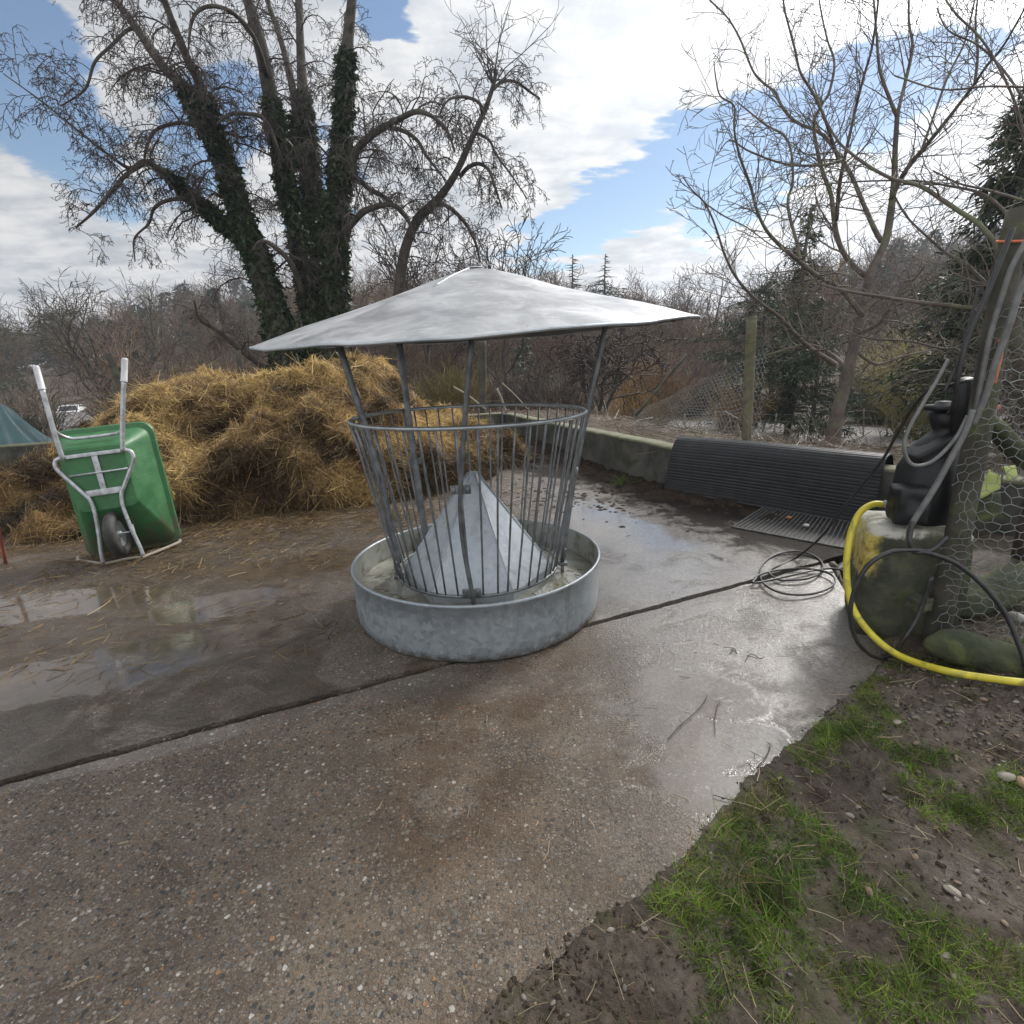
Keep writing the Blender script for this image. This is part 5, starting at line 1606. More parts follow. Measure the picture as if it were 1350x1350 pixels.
# pale many-branched tree on the right
UPR = dict(levels=4, seg=[6, 5, 4, 2], grav=[-.06, -.05, -.02, 0], wig=[.13, .17, .2, .25], num=[5, 3, 2, 0], ref=[1.2, .6, .3, .2], first=.15, ang=(30, 65), lift=[.12, .1, .05, 0], len=(.35, .62), rmin=.0034)
DY = 8.0
d0 = limb([(1094, 600, 36), (1105, 540, 30), (1118, 490, 26), (1128, 445, 24), (1138, 410, 22), (1147, 362, 19), (1160, 335, 16), (1169, 312, 17), (1175, 275, 15), (1179, 235, 13), (1180, 200, 11), (1183, 150, 10)], DY)
ld = [d0]
for pts in ([(1183, 155, 8), (1172, 128, 7), (1160, 93, 6), (1156, 50, 5), (1152, 0, 4), (1148, -60, 2.5)],
            [(1183, 152, 8, .2), (1188, 130, 7, .4), (1193, 110, 7, .6), (1203, 62, 6, .8), (1198, 25, 5, 1), (1200, -40, 3, 1.1)],
            [(1175, 262, 11), (1189, 233, 10, -.3), (1204, 212, 10, -.5), (1220, 193, 9, -.7), (1247, 160, 8, -1), (1283, 113, 7, -1.3), (1300, 88, 6, -1.5), (1323, 60, 5, -1.7), (1350, 13, 4, -2), (1375, -30, 3, -2.2)],
            [(1285, 112, 6, -1.3), (1289, 70, 5, -1.3), (1286, 30, 4, -1.3), (1292, -30, 3, -1.3)],
            [(1215, 198, 6, -.6), (1232, 150, 5, -.5), (1250, 100, 5, -.4), (1272, 55, 4, -.3), (1285, 0, 3.5, -.2), (1295, -50, 2.5, 0)],
            [(1147, 365, 14, .1), (1130, 355, 12, .3), (1113, 335, 11, .4), (1103, 310, 11, .5), (1098, 275, 10, .6), (1095, 255, 9, .7), (1082, 218, 8, .8), (1073, 167, 7, .9), (1082, 140, 6, 1), (1093, 122, 6, 1), (1100, 83, 5, 1.1), (1090, 50, 4, 1.2), (1080, 0, 3, 1.3), (1078, -40, 2, 1.3)],
            [(1103, 290, 8, .5), (1106, 250, 8, .2), (1112, 215, 7, 0), (1122, 170, 6, -.2), (1131, 130, 6, -.3), (1142, 90, 5, -.5), (1150, 60, 5, -.6), (1158, 0, 4, -.8), (1160, -50, 3, -1)],
            [(1137, 415, 12, -.1), (1107, 380, 10, -.4), (1080, 365, 10, -.6), (1057, 347, 9, -.8), (1030, 325, 8, -1), (1010, 303, 7, -1.1), (997, 275, 6, -1.2), (990, 247, 6, -1.2), (975, 205, 5, -1.3), (968, 170, 4.5, -1.4), (968, 140, 4, -1.4), (950, 127, 3.5, -1.4), (944, 105, 3, -1.4), (941, 80, 2, -1.4)],
            [(1055, 346, 7, -.8), (1050, 318, 7, -.6), (1041, 285, 7, -.5), (1039, 262, 6, -.4), (1045, 240, 6, -.4), (1043, 200, 5, -.3), (1033, 178, 5, -.2), (1010, 165, 4, -.1), (985, 145, 3, 0), (970, 133, 2, 0)],
            [(1162, 318, 11, .2), (1152, 300, 10, .4), (1138, 268, 9, .6), (1122, 230, 8, .8), (1110, 212, 8, .9), (1085, 178, 7, 1.1), (1050, 161, 6, 1.3), (1032, 142, 6, 1.4), (1022, 122, 5, 1.5), (1005, 108, 5, 1.6), (992, 92, 4.5, 1.6), (975, 50, 4, 1.7), (958, 22, 3.5, 1.8), (936, 0, 3, 1.9), (925, -20, 2, 2)],
            [(1105, 210, 7, .9), (1085, 150, 6, .7), (1070, 120, 5.5, .6), (1055, 95, 5, .5), (1048, 65, 5, .4), (1040, 35, 4.5, .4), (1034, 10, 4, .3), (1030, -30, 3, .2)],
            [(1112, 210, 6, .8), (1090, 217, 6, .4), (1050, 218, 5, .1), (1020, 212, 4.5, -.1), (985, 198, 4, -.3), (962, 185, 3, -.4), (945, 205, 2, -.5)],
            [(1100, 480, 12, -.2), (1060, 452, 9, -.8), (1030, 420, 8, -1.1), (1000, 397, 7, -1.4), (980, 378, 6, -1.5), (967, 360, 5.5, -1.6), (955, 335, 5, -1.7), (947, 310, 4.5, -1.7), (938, 285, 4, -1.8), (927, 265, 4, -1.8), (912, 250, 3, -1.9), (900, 233, 2, -1.9)],
            [(928, 267, 3, -1.8), (955, 285, 3, -1.9), (985, 300, 2.6, -2), (1020, 325, 2.4, -2.2), (1050, 332, 2, -2.3)],
            [(1120, 490, 10, .1), (1100, 470, 8, .5), (1070, 455, 7, .8), (1040, 460, 6, 1), (1005, 470, 4, 1.2)],
            [(1132, 440, 10, -.2), (1160, 425, 8, -.6), (1185, 385, 6, -.8), (1193, 372, 6, -.8), (1205, 368, 5, -.9), (1220, 350, 4, -1)],
            [(1125, 460, 9, .3), (1155, 480, 7, .4), (1190, 470, 5, .4), (1225, 462, 4, .4), (1255, 455, 3, .4)]):
    ld.append(limb(pts, DY))
out = nout()
for i, L in enumerate(ld):
    spawn(out, L, UPR, .12 if i else .45, .85 if i else .7, .35, .55, .3 if i == 0 else .08, 1, .5, .3)
base = d0[0, :3].copy(); base[2] = float(terrain(base[0], base[1])) - .1
d0[0, 2] = base[2]
tree_object('spreading_tree', base, ld, out, 'pale bare tree with many upward branches behind the fence post on the right', 'bark_pale', 'bark_pale', bk=8)

# cut tangled shrub rising behind the tall post
EY = 3.4
e0 = limb([(1372, 640, 40), (1360, 560, 32), (1345, 470, 28), (1335, 420, 24), (1325, 370, 18), (1313, 318, 14)], EY)
le = [e0]
for pts in ([(1314, 322, 11), (1290, 295, 10, .1), (1267, 280, 9.5, .2), (1240, 262, 9, .3), (1217, 247, 8.5, .4), (1195, 240, 8, .5), (1177, 236, 7, .6), (1150, 222, 6.5, .7), (1127, 206, 6, .8), (1105, 186, 5, .9), (1085, 150, 4, 1), (1072, 110, 3, 1.1)],
            [(1345, 470, 12), (1310, 414, 11, .1), (1283, 407, 10, .2), (1240, 402, 9, .3), (1200, 397, 8.5, .4), (1160, 391, 7.5, .5), (1113, 383, 6, .6), (1080, 374, 4, .7)],
            [(1330, 400, 9), (1310, 385, 8, .2), (1293, 367, 8, .3), (1270, 346, 7, .4), (1247, 333, 6, .5), (1220, 310, 5, .6), (1195, 285, 4, .7), (1175, 250, 3, .8)],
            [(1345, 300, 7), (1300, 258, 6, .3), (1250, 245, 5, .5), (1200, 238, 4, .7), (1120, 240, 3, .9), (1060, 246, 2, 1)],
            [(1352, 265, 6), (1300, 250, 5, .3), (1265, 242, 4, .5), (1230, 225, 3, .7)],
            [(1360, 115, 5), (1300, 114, 4, .3), (1240, 118, 3.4, .5), (1180, 100, 3, .7)],
            [(1360, 230, 6), (1340, 140, 5, .2), (1300, 60, 4.5, .4), (1262, 20, 4, .5), (1240, -10, 3, .6)],
            [(1362, 150, 5), (1325, 95, 4.5, .3), (1290, 60, 4, .5), (1250, 40, 3, .6), (1235, 10, 3, .7)],
            [(1340, 430, 7), (1290, 445, 6, .2), (1250, 460, 5, .4), (1200, 450, 4, .6), (1140, 445, 3, .8), (1090, 425, 2.4, .9)],
            [(1340, 500, 7), (1270, 495, 5, .3), (1235, 488, 4, .5), (1195, 497, 3.5, .6), (1150, 530, 2.6, .7), (1120, 545, 2, .8)],
            [(1350, 390, 8), (1370, 300, 7), (1385, 200, 6), (1392, 100, 5)]):
    le.append(limb(pts, EY))
THIN = dict(UPR, grav=[0, 0, .02, 0], rmin=.0017, ref=[.8, .4, .2, .1], num=[5, 3, 2, 0], wig=[.16, .2, .25, .3])
out = nout()
for i, L in enumerate(le):
    spawn(out, L, THIN, .065 if i else .05, .46, .2, .5, .1, 1, .45, .2)
for k in range(120):          # dense twiggy growth right of the post
    p0 = A(R_.uniform(1318, 1420), R_.uniform(380, 610), R_.uniform(3.0, 3.9))
    grow(out, tuple(p0), vnorm((R_.gauss(0, .8), R_.gauss(0, .5), R_.gauss(.2, .6))), R_.uniform(.3, .7), .005, 1, THIN)
base = e0[0, :3].copy(); base[2] = -.05
e0[0, 2] = base[2]
tree_object('tangled_shrub', base, le, out, 'tangle of bare branches growing from behind the tall post at right', 'bark_pale', 'bark_pale', 'shrub', bk=8)


# ------------------------------------------------------------------ evergreens
def conifer(name, base, h, r, label, n=2600, bare_top=0., seed=0, droop=.35, tone=(1, 1, 1), dead=False, cat='conifer', group=None, z0=.08, leaf=.05, clump=0.):
    rg = np.random.default_rng(seed)
    b = np.asarray(base, float)
    o = empty(name, b, label, cat, group)
    mb = MB()
    tube(mb, [(0, 0, -.2), (.01 * h, 0, h * .4), (-.005 * h, .0, h * .75), (0, 0, h)], [h * .018, h * .014, h * .008, h * .003], 8)
    mb.build('trunk', M['bark'], o)
    brs, P, D, Ln = [], [], [], []
    nb = 110 if h > 6 else 70
    for k in range(nb):
        f = z0 + (1 - z0) * (k + rg.random()) / nb
        a = rg.uniform(0, 6.283)
        rad = r * ((1 - f)**.75 * (1 - clump) + clump * (1 - f**3)**.5 * (.75 + .6 * float(perlin(f * 6 + seed, a * .8)))) * rg.uniform(.5, 1.15) + .04 * r
        d = np.array([math.cos(a), math.sin(a), rg.uniform(-.1, .3)])
        pts = [np.array([0, 0, h * f])]
        for s in range(4):
            d = d + [0, 0, -droop * .25 + (.1 if s == 3 else 0)]
            pts.append(pts[-1] + d / np.linalg.norm(d) * rad / 4)
        s = rg.uniform(.7, 1.2)
        brs.append((pts, list(np.linspace(h * .0045, h * .0012, 5)), (s, s, s)))
        if f > 1 - bare_top: continue
        m_ = int(n / nb * (1.3 - f))
        q = rg.uniform(.15, 1.05, m_) * 4
        i = np.clip(q.astype(int), 0, 3)
        pa = np.array(pts)
        c_ = pa[i] + (pa[i + 1] - pa[i]) * (q - i)[:, None]
        P.append(c_ + rg.normal(size=(m_, 3)) * [rad * .14, rad * .14, h * .014])
        dd = np.array([math.cos(a), math.sin(a), -.3]) + rg.normal(size=(m_, 3)) * .6
        D.append(dd / np.linalg.norm(dd, axis=1)[:, None])
    mb = MB(); tubes(mb, brs, 4)
    mb.build('branches' if False else 'limb', M['twig'], o)
    if P:
        P, D = np.concatenate(P), np.concatenate(D)
        mb = MB()
        ribbons(mb, P, D, rg.uniform(.5, 1.3, len(P)) * h * leaf, rg.uniform(.5, 1.2, len(P)) * h * leaf * .32, rg.normal(size=P.shape) * .2 + [0, 0, -.25], rg.uniform(.5, 1.4, (len(P), 1)) * np.array([tone]), .2)
        mb.build('foliage', M['needle'], o)
    return o


def gz(x, y): return float(terrain(x, y))


def put(px, py, y):
    p = A(px, py, y)
    return np.array([p[0], p[1], gz(p[0], p[1])])


def by_top(px, top_py, y):
    p = A(px, top_py, y)
    g = gz(p[0], p[1])
    return np.array([p[0], p[1], g]), p[2] - g


b_, h_ = by_top(1385, 60, 9.5)
conifer('dark_conifer', b_, h_, 1.75, 'dark drooping conifer cut by the right edge of the view', 24000, seed=3, z0=.25, leaf=.02, droop=.6)
b_, h_ = by_top(1068, 275, 16)
conifer('ivy_column', b_, h_, 1.15, 'ivy-dark narrow tree standing behind the pale spreading tree', 5200, seed=5, tone=(1.1, .95, .8), leaf=.024, clump=.55)
b_, h_ = by_top(1012, 372, 18)
conifer('dark_evergreen', b_, h_, 3.0, 'broad dark evergreen just right of the mossy fence post', 15000, seed=6, tone=(.85, .95, .8), leaf=.026, clump=.7)
b_, h_ = by_top(1088, 395, 15)
conifer('dark_evergreen', b_, h_, 2.1, 'lower dark evergreen behind the trunk of the pale tree', 12000, seed=8, tone=(.9, 1., .8), leaf=.026, clump=.7)
b_, h_ = by_top(755, 335, 46)
conifer('dying_conifer', b_, h_, 3.2, 'thin conifer with a bare dead top above the roof slope, left of its pair', 900, .45, seed=9, leaf=.035)
b_, h_ = by_top(798, 335, 48)
conifer('dying_conifer', b_, h_, 3.6, 'conifer with a bare spike and one-sided foliage, right of its pair', 1900, .22, seed=10, leaf=.04)
b_, h_ = by_top(690, 445, 24)
conifer('dark_evergreen', b_, h_, 1.9, 'small dark evergreen seen under the roof behind the front leg', 1900, seed=12, leaf=.06)
b_, h_ = by_top(395, 412, 17)
conifer('dark_evergreen', b_, h_, 2.1, 'dark evergreen between the two ivy-clad trunks above the straw', 6000, seed=13, leaf=.03, clump=.5)
b_, h_ = by_top(1372, 395, 5.2)
conifer('dark_evergreen', b_, h_, 1.0, 'dark evergreen bush behind the tangle at the right edge', 9000, seed=14, leaf=.026, tone=(.6, .75, .7), clump=.4)

# ------------------------------------------------------------------ bare trees and bushes in the middle distance
OAK = dict(levels=4, seg=[6, 6, 5, 3], grav=[-.02, -.01, .02, .04], wig=[.10, .2, .26, .32], num=[9, 7, 5, 0], ref=[5., 2.5, 1.2, .6], first=.28, ang=(30, 70), lift=[.2, .15, .1, 0], len=(.42, .68), rmin=.014)


def auto_tree(name, base, h, label, S=OAK, tint=(1, 1, 1), bark='bark', twig='twig', cat='tree', stems=1, lean=(0, 0), rmul=.026, seed=1, group=None, scale_r=1.):
    R_.seed(seed)
    S = dict(S, ref=[h * .8, h * .4, h * .2, h * .1], rmin=S['rmin'] * scale_r)
    out = nout()
    limbs = []
    b = np.asarray(base, float)
    for k in range(stems):
        a = 6.283 * k / stems + .7
        d = (lean[0] + (.42 * math.cos(a) if stems > 1 else 0), lean[1] + (.42 * math.sin(a) if stems > 1 else 0), 1)
        o2 = nout()
        grow(o2, (b[0], b[1], b[2] - .15), vnorm(d), h * .82, h * rmul / stems**.4, 0, S)
        pts, rad, c = o2[0][0]
        limbs.append(np.concatenate([np.array(pts), np.array(rad)[:, None]], 1))
        for lv in (1, 2, 3): out[lv] += [(p, r, (c[0] * tint[0], c[1] * tint[1], c[2] * tint[2])) for p, r, c in o2[lv]]
    return tree_object(name, b, limbs, out, label, bark, twig, cat, group)


b_, h_ = by_top(116, 368, 34)
auto_tree('old_tree', b_ + [0, 0, 0], h_, 'old dark spreading tree standing beside the far parked car', tint=(.9, 1., .75), seed=21, stems=3, rmul=.034)
b_, h_ = by_top(790, 405, 15)
auto_tree('oak_tree', b_, h_, 'dark bare tree with wide limbs seen below the right roof edge', seed=4, stems=3, rmul=.032)
for i, (px, top, y, lb) in enumerate(((858, 352, 52, 'slender pale tree alone against white cloud right of the roof tip'), (905, 358, 55, 'pale bare tree just above the right roof tip'), (945, 345, 58, 'taller pale bare tree left of the spreading tree'), (980, 355, 56, 'pale bare tree in the gap beside the ivy-dark narrow tree'),
                                      (885, 385, 44, 'short bushy pale tree below the skyline at the roof tip'))):
    b_, h_ = by_top(px, top, y)
    auto_tree('pale_tree', b_, h_, lb, dict(OAK, grav=[-.03, -.06, -.05, 0], ang=(20, 45), rmin=.016), (1.6, 1.45, 1.35), 'bark_pale', 'twig', seed=40 + i, rmul=.017, group='pale bare trees on the skyline')
b_, h_ = by_top(1235, 330, 22)
auto_tree('bare_tree', b_, h_, 'bare tree on the slope between the pale tree and the tall post', seed=60, tint=(1.6, 1.5, 1.4), stems=2)
b_, h_ = by_top(575, 320, 19)
auto_tree('bare_tree', b_, h_, 'thin bare tree behind the left slope of the roof', dict(OAK, ang=(20, 45), grav=[-.03, -.05, -.03, 0]), seed=61, rmul=.016)
b_, h_ = by_top(655, 300, 21)
auto_tree('bare_tree', b_, h_, 'thin bare tree rising straight behind the roof peak', dict(OAK, ang=(20, 45), grav=[-.03, -.05, -.03, 0]), seed=62, rmul=.015)
b_, h_ = by_top(40, 480, 16)
auto_tree('sapling', b_, h_ , 'pale sapling beside the teal tarpaulin', dict(OAK, rmin=.008), (2., 1.9, 1.7), 'bark_pale', 'twig', seed=63, rmul=.02)


def bush(name, base, h, r, label, n, colr, seed, cat='bush', droop=.1, rmin=.008, group=None):
    rg = np.random.default_rng(seed)
    b = np.asarray(base, float)
    polys = []
    for k in range(n):
        a, q = rg.uniform(0, 6.283), rg.uniform(0, 1)**.5
        p = np.array([r * .35 * q * math.cos(a), r * .35 * q * math.sin(a), -.05])
        d = np.array([math.cos(a) * q * r / h * 1.3, math.sin(a) * q * r / h * 1.3, 1.]) + rg.normal(size=3) * .12
        L = h * rg.uniform(.55, 1.1) * (1 - .25 * q)
        pts = [p]
        for s in range(5):
            d = d + rg.normal(size=3) * .12 + [0, 0, -droop * s * .25]
            pts.append(pts[-1] + d / np.linalg.norm(d) * L / 5)
        c = np.array(colr) * rg.uniform(.6, 1.35)
        polys.append((pts, list(np.linspace(rmin * 2, rmin * .7, 6)), c))
        for j in range(5):
            i = rg.integers(1, 5); f = rg.random()
            s0 = pts[i] * (1 - f) + pts[min(i + 1, 5)] * f
            d2 = d * .4 + rg.normal(size=3) * .5 + [0, 0, .35 - droop]
            d2 /= np.linalg.norm(d2)
            l2 = L * rg.uniform(.12, .3)
            d3 = d2 + rg.normal(size=3) * .3
            polys.append(([s0, s0 + d2 * l2 * .5, s0 + d2 * l2 * .5 + d3 * l2 * .5], [rmin, rmin * .8, rmin * .6], c * rg.uniform(.8, 1.3)))
    mb = MB(); tubes(mb, polys, 3)
    o = mb.build(name, M['wood_far']); o.location = b
    return tag(o, label, cat, group)


b_, h_ = by_top(592, 464, 15.5); bush('willow_bush', b_, h_, .8, 'yellow-green twiggy bush behind the feeder left of the front leg', 420, (.19, .155, .07), 1, rmin=.006)
b_, h_ = by_top(862, 450, 20); bush('willow_bush', b_, h_, 1.3, 'orange-tan willow bush standing right of the right roof leg', 430, (.25, .17, .105), 2, rmin=.007)
b_, h_ = by_top(838, 488, 18); bush('willow_bush', b_, h_, .9, 'small orange bush at the foot of the tan willow', 200, (.32, .20, .08), 3, rmin=.006)
b_, h_ = by_top(975, 478, 16); bush('willow_bush', b_, h_, .7, 'faint orange bush left of the mossy fence post', 160, (.26, .17, .09), 4, rmin=.006)
b_, h_ = by_top(1245, 395, 15); bush('willow_bush', b_, h_, 1.6, 'yellowish bush between the spreading tree and the tall post', 420, (.28, .24, .10), 5, rmin=.006)
b_, h_ = by_top(285, 462, 16); bush('willow_bush', b_, h_, 1.7, 'ochre bush behind the straw heap near the short post', 380, (.28, .19, .09), 6, rmin=.007)
b_, h_ = by_top(200, 482, 19); bush('willow_bush', b_, h_, 1.8, 'ochre bush beyond the heap right of the wheelbarrow handles', 300, (.27, .18, .085), 7, rmin=.008)
for i, (px, top, y, r, c, lb) in enumerate(((470, 440, 20, 2.2, (.10, .085, .07), 'grey-brown thicket behind the straw heap top'), (545, 470, 18, 1.6, (.12, .095, .08), 'grey-brown thicket seen under the left roof edge'), (665, 460, 20, 2., (.13, .105, .09), 'grey-brown thicket behind the middle of the basket'),
                                            (735, 470, 19, 1.7, (.12, .10, .085), 'grey-brown thicket below the dark bare tree'), (905, 440, 24, 2.2, (.14, .11, .105), 'purplish thicket between the tan willow and the fence post'), (1180, 455, 19, 2., (.12, .11, .08), 'mossy thicket right of the pale trunk'),
                                            (165, 478, 26, 2., (.10, .085, .065), 'dark thicket behind the right wheelbarrow handle'), (12, 497, 24, 2.0, (.09, .085, .06), 'dark thicket behind the teal tarpaulin'), (340, 430, 22, 2.4, (.12, .10, .085), 'grey thicket behind the leaning trunk foot'))):
    b_, h_ = by_top(px, top, y)
    bush('thicket', b_, h_, r, lb, 380, c, 30 + i, 'thicket', .05, .008, 'bare thickets below the hill')

# ------------------------------------------------------------------ the wood on the hillside (one far mass)
protos = []
for k in range(7):
    R_.seed(100 + k)
    o2 = nout()
    S = dict(OAK, levels=3, num=[12 + k, 8, 0, 0], ref=[8., 4, 2, 1], seg=[5, 4, 3, 2], rmin=.022, ang=(25, 55) if k % 2 else (30, 70), first=.22, len=(.38, .6))
    grow(o2, (0, 0, -.5), (0, 0, 1), 8.5, .13, 0, S)
    mb = MB()
    for lv in (0, 1, 2):
        if o2[lv]: tubes(mb, o2[lv], 3)
    protos.append((np.concatenate(mb.v), np.concatenate(mb.q)))
nv0 = sum(len(p[0]) for p in protos) / len(protos)
big = MB()
cnt = 0
rg = np.random.default_rng(77)
tones = np.array([(.105, .083, .068), (.125, .098, .085), (.095, .077, .06), (.15, .115, .085), (.10, .092, .062), (.125, .097, .095)])
while cnt < 1150:
    y = 27 + 120 * rg.random()**.8
    u = rg.uniform(-1.25, 1.35) if cnt % 4 else rg.uniform(-.4, .6)
    if cnt % 4 == 0: y = rg.uniform(26, 60)
    x = u * y
    g = gz(x, y)
    if (math.hypot(x, y) < 30) or (-.93 < x / y < -.70 and y < 62): continue
    if .28 < x / y < .52 and y > 75: continue
    sc_ = rg.uniform(.55, 1.05) * (1.0 if y > 50 else .66) * (.8 if x / y > .1 and x / y < .5 else 1.)
    V, F = protos[rg.integers(len(protos))]
    a = rg.uniform(0, 6.283)
    Rz = np.array([[math.cos(a), -math.sin(a), 0], [math.sin(a), math.cos(a), 0], [0, 0, 1]])
    big.add((V @ Rz.T) * [sc_ * rg.uniform(.9, 1.3), sc_, sc_] + [x, y, g], F, tones[rg.integers(len(tones))] * [1.14, 1.0, .86] * rg.uniform(.75, 1.25))
    cnt += 1
o = tag(big.build('hillside_wood', M['wood_far']), 'far brown leafless wood covering the hillside', 'wood', kind='stuff')
# evergreen tops among the bare wood
mb = MB()
for k in range(85):
    y = rg.uniform(60, 130)
    u = rg.choice([rg.uniform(-1.0, -.3), rg.uniform(-1.0, -.55), rg.uniform(.5, 1.1)])
    x = u * y
    g = gz(x, y)
    h = rg.uniform(5, 9)
    n = 420
    f = rg.uniform(0, 1, n); a = rg.uniform(0, 6.283, n)
    rr2 = h * .27 * (1 - f)**.7 * rg.uniform(.5, 1.1, n) + .1
    P = np.stack([x + rr2 * np.cos(a), y + rr2 * np.sin(a), g + h * (.1 + .9 * f)], 1)
    D = np.stack([np.cos(a), np.sin(a), np.full(n, -.4)], 1) + rg.normal(size=(n, 3)) * .4
    D /= np.linalg.norm(D, axis=1)[:, None]
    ribbons(mb, P, D, rg.uniform(.4, 1.1, n), rg.uniform(.2, .5, n), rg.normal(size=(n, 3)) * .2, rg.uniform(.6, 1.5, (n, 1)) * np.array([[1, 1, 1]]), .3)
tag(mb.build('hillside_evergreens', M['needle']), 'dark evergreen tops scattered through the far hillside wood', 'wood', kind='stuff')

# ------------------------------------------------------------------ verge: dead stalks, brambles, wire fence, netting
mb = MB()
n = 9000
px_ = RNG.uniform(560, 1330, n)
yy = RNG.uniform(4.6, 19, n)
P = np.stack([(px_ - 675) / FPX * yy * 1.02, yy, np.zeros(n)], 1)
sd = pdist(P[:, 0], P[:, 1], BACK)
ok = (~inside(P[:, 0], P[:, 1], YARD)) & (sd > .25) & (pdist(P[:, 0], P[:, 1], RD) > 2.1) & ((sd < 7) | (RNG.random(n) < .6))
P = P[ok]; n = len(P)
P[:, 2] = terrain(P[:, 0], P[:, 1]) + .02
d = RNG.normal(size=(n, 3)) * [1, 1, .35] + [0, 0, .25]; d /= np.linalg.norm(d, axis=1)[:, None]
red = sstep(9, 14, P[:, 1])[:, None]
colr = (np.array([.20, .165, .125]) * (1 - red) + np.array([.16, .085, .06]) * red) * RNG.uniform(.5, 1.4, (n, 1))
ribbons(mb, P, d, RNG.uniform(.12, .5, n), RNG.uniform(.006, .014, n), RNG.normal(size=(n, 3)) * .35 + [0, 0, -.2], colr, .6)
tag(mb.build('dead_stalks', M['straw']), 'dead stalks and bramble litter on the verge behind the wall', 'dead stalks', kind='stuff')

fo = empty('wire_fence', A(1000, 570, 15.5), 'low wire fence on thin pale stakes along the road edge', 'wire fence')
fb = np.array(fo.location)
tops = []
for px in (1020, 1053, 1080, 1108, 1140, 1172, 1208, 945, 985, 905):
    y = 15.3
    p = A(px, 570, y); p[2] = gz(p[0], p[1]) - .1
    q_ = A(px + R_.uniform(-4, 4), 541 + R_.uniform(-4, 4), y)
    mb = MB(); tube(mb, [p - fb, (p + q_) / 2 - fb, q_ - fb], .022, 6); mb.build('stake', M['rail'], fo)
    tops.append(q_)
tops.sort(key=lambda v: v[0])
for dz in (.05, .25, .45):
    mb = MB(); tube(mb, [v - fb - [0, 0, dz] for v in tops], .006, 4); mb.build('strand', M['wire'], fo)

rl = [A(905, 468, 8.4), A(838, 548, 8.2)]
hose('wooden_rail', [rl[0], (rl[0] + rl[1]) / 2, rl[1]], .024, 'post', 'weathered wooden rail lying slantwise in the netting behind the wall', 'rail', 3, 8)
na2, nb2 = A(835, 560, 8.6), A(1002, 560, 7.1)
na2[2] = nb2[2] = .42


def fnet2(a, b):
    f = a / 2.9
    base = na2 + (nb2 - na2) * f
    return base + np.array([0, 0, b * (.2 + .8 * f) + .06 * float(perlin(a * 3, b * 3, 2.))]) + np.array([.3, .5, 0]) * (.22 * float(perlin(a * 1.6, b * 2, 9.)) + .1 * b)


netting('wire_netting', fnet2, 2.9, 1.15, .075, .0034, 'sagging wire netting hung left of the mossy fence post')

# fallen branches heaped on the verge
for i, (q0, q1, y, r, lb) in enumerate((((640, 540), (598, 510), 9.6, .018, 'pale cut branch leaning behind the basket ring, left of three'), ((668, 545), (655, 512), 9.6, .022, 'reddish cut branch behind the basket ring, middle of three'), ((700, 545), (662, 505), 9.9, .014, 'thin pale branch behind the basket ring, right of three'))):
    hose('cut_branch', [A(*q0, y), (A(*q0, y) + A(*q1, y)) / 2 + [0, 0, .03], A(*q1, y)], r, 'rail', lb, 'branch', 4, 6, 'cut branches behind the wall')

# ------------------------------------------------------------------ muddy grass at the lower right
def edge_d(X, Y):
    d = pdist(X, Y, EDGE_LINE)
    EP = np.concatenate([[(2.55, 3.72)], EDGE_LINE[1:], [(-7, -3), (-7, 10), (4.2, 10), (3.35, 4.3), (2.75, 4.05)]])
    return np.where(inside(X, Y, EP), -d, d)


_hr = np.random.default_rng(31)
HOOF = [(_hr.uniform(0, 2.6), _hr.uniform(.7, 2.6), _hr.uniform(.035, .06)) for _ in range(70)]


def mudz(X, Y):
    d = edge_d(X, Y) + .016 + .022 * fbm(X * 7, Y * 7, 6.)
    z = .004 + .012 * sstep(0, .3, d) + .030 * fbm(X * 3.1, Y * 3.1) * sstep(.03, .2, d) + (.018 * fbm(X * 11, Y * 11, 2.) + .010 * np.abs(perlin(X * 27, Y * 27, 3.))) * sstep(0, .08, d)
    z = z + .05 * sstep(1.7, 2.6, X) * sstep(.05, .5, d)
    for hx, hy, hr in HOOF:
        q = ((X - hx)**2 + (Y - hy)**2) / hr**2
        z = z - .017 * np.exp(-q * q) * sstep(.02, .12, d) + .008 * np.exp(-((np.sqrt(q) - 1.35) / .35)**2) * sstep(.02, .12, d)
    return np.where(d < 0, -.13, z)


mt, t = newmat('mud')
co = t.co()
n1, n2 = t.noise(co, 2.2, 6, .65, .3), t.noise(co, 24, 7, .7, .3)
c = t.mix(t.maprange(n1, .36, .62), (.066, .048, .034), (.15, .122, .097))
c = t.mix(t.maprange(n2, .35, .7), c, t.mix(1., c, (.45, .42, .4), 'MULTIPLY'))
c = t.mix(t.m('MULTIPLY', t.maprange(t.noise(co, 5, 6, .7), .52, .62), .7), c, (.055, .06, .022))
wet = t.maprange(t.noise(co, 2.8, 4, .6), .45, .62)
t.out(t.n('ShaderNodeBsdfPrincipled', {'Base Color': c, 'Roughness': t.m('SUBTRACT', .82, t.m('MULTIPLY', wet, .42)), 'Specular IOR Level': .4, 'Normal': t.bump(t.m('ADD', n2, t.m('MULTIPLY', t.noise(co, 90, 4, .7), .4)), 1., .022)}).outputs[0])
xs = np.concatenate([np.arange(-1.6, 2.8, .013), np.arange(2.8, 6, .1)])
ys = np.concatenate([np.arange(-.3, 2.6, .013), np.arange(2.6, 5.2, .08)])
V, F = grid(xs, ys, mudz)
keep = (V[F][:, :, 2] > -.12).any(1) & inside(V[F][:, :, 0].mean(1), V[F][:, :, 1].mean(1), YARD)
F = F[keep]
used = np.unique(F); rm = np.full(len(V), -1); rm[used] = np.arange(len(used))
tag(MB().add(V[used], rm[F]).build('mud', mt), kind='structure')


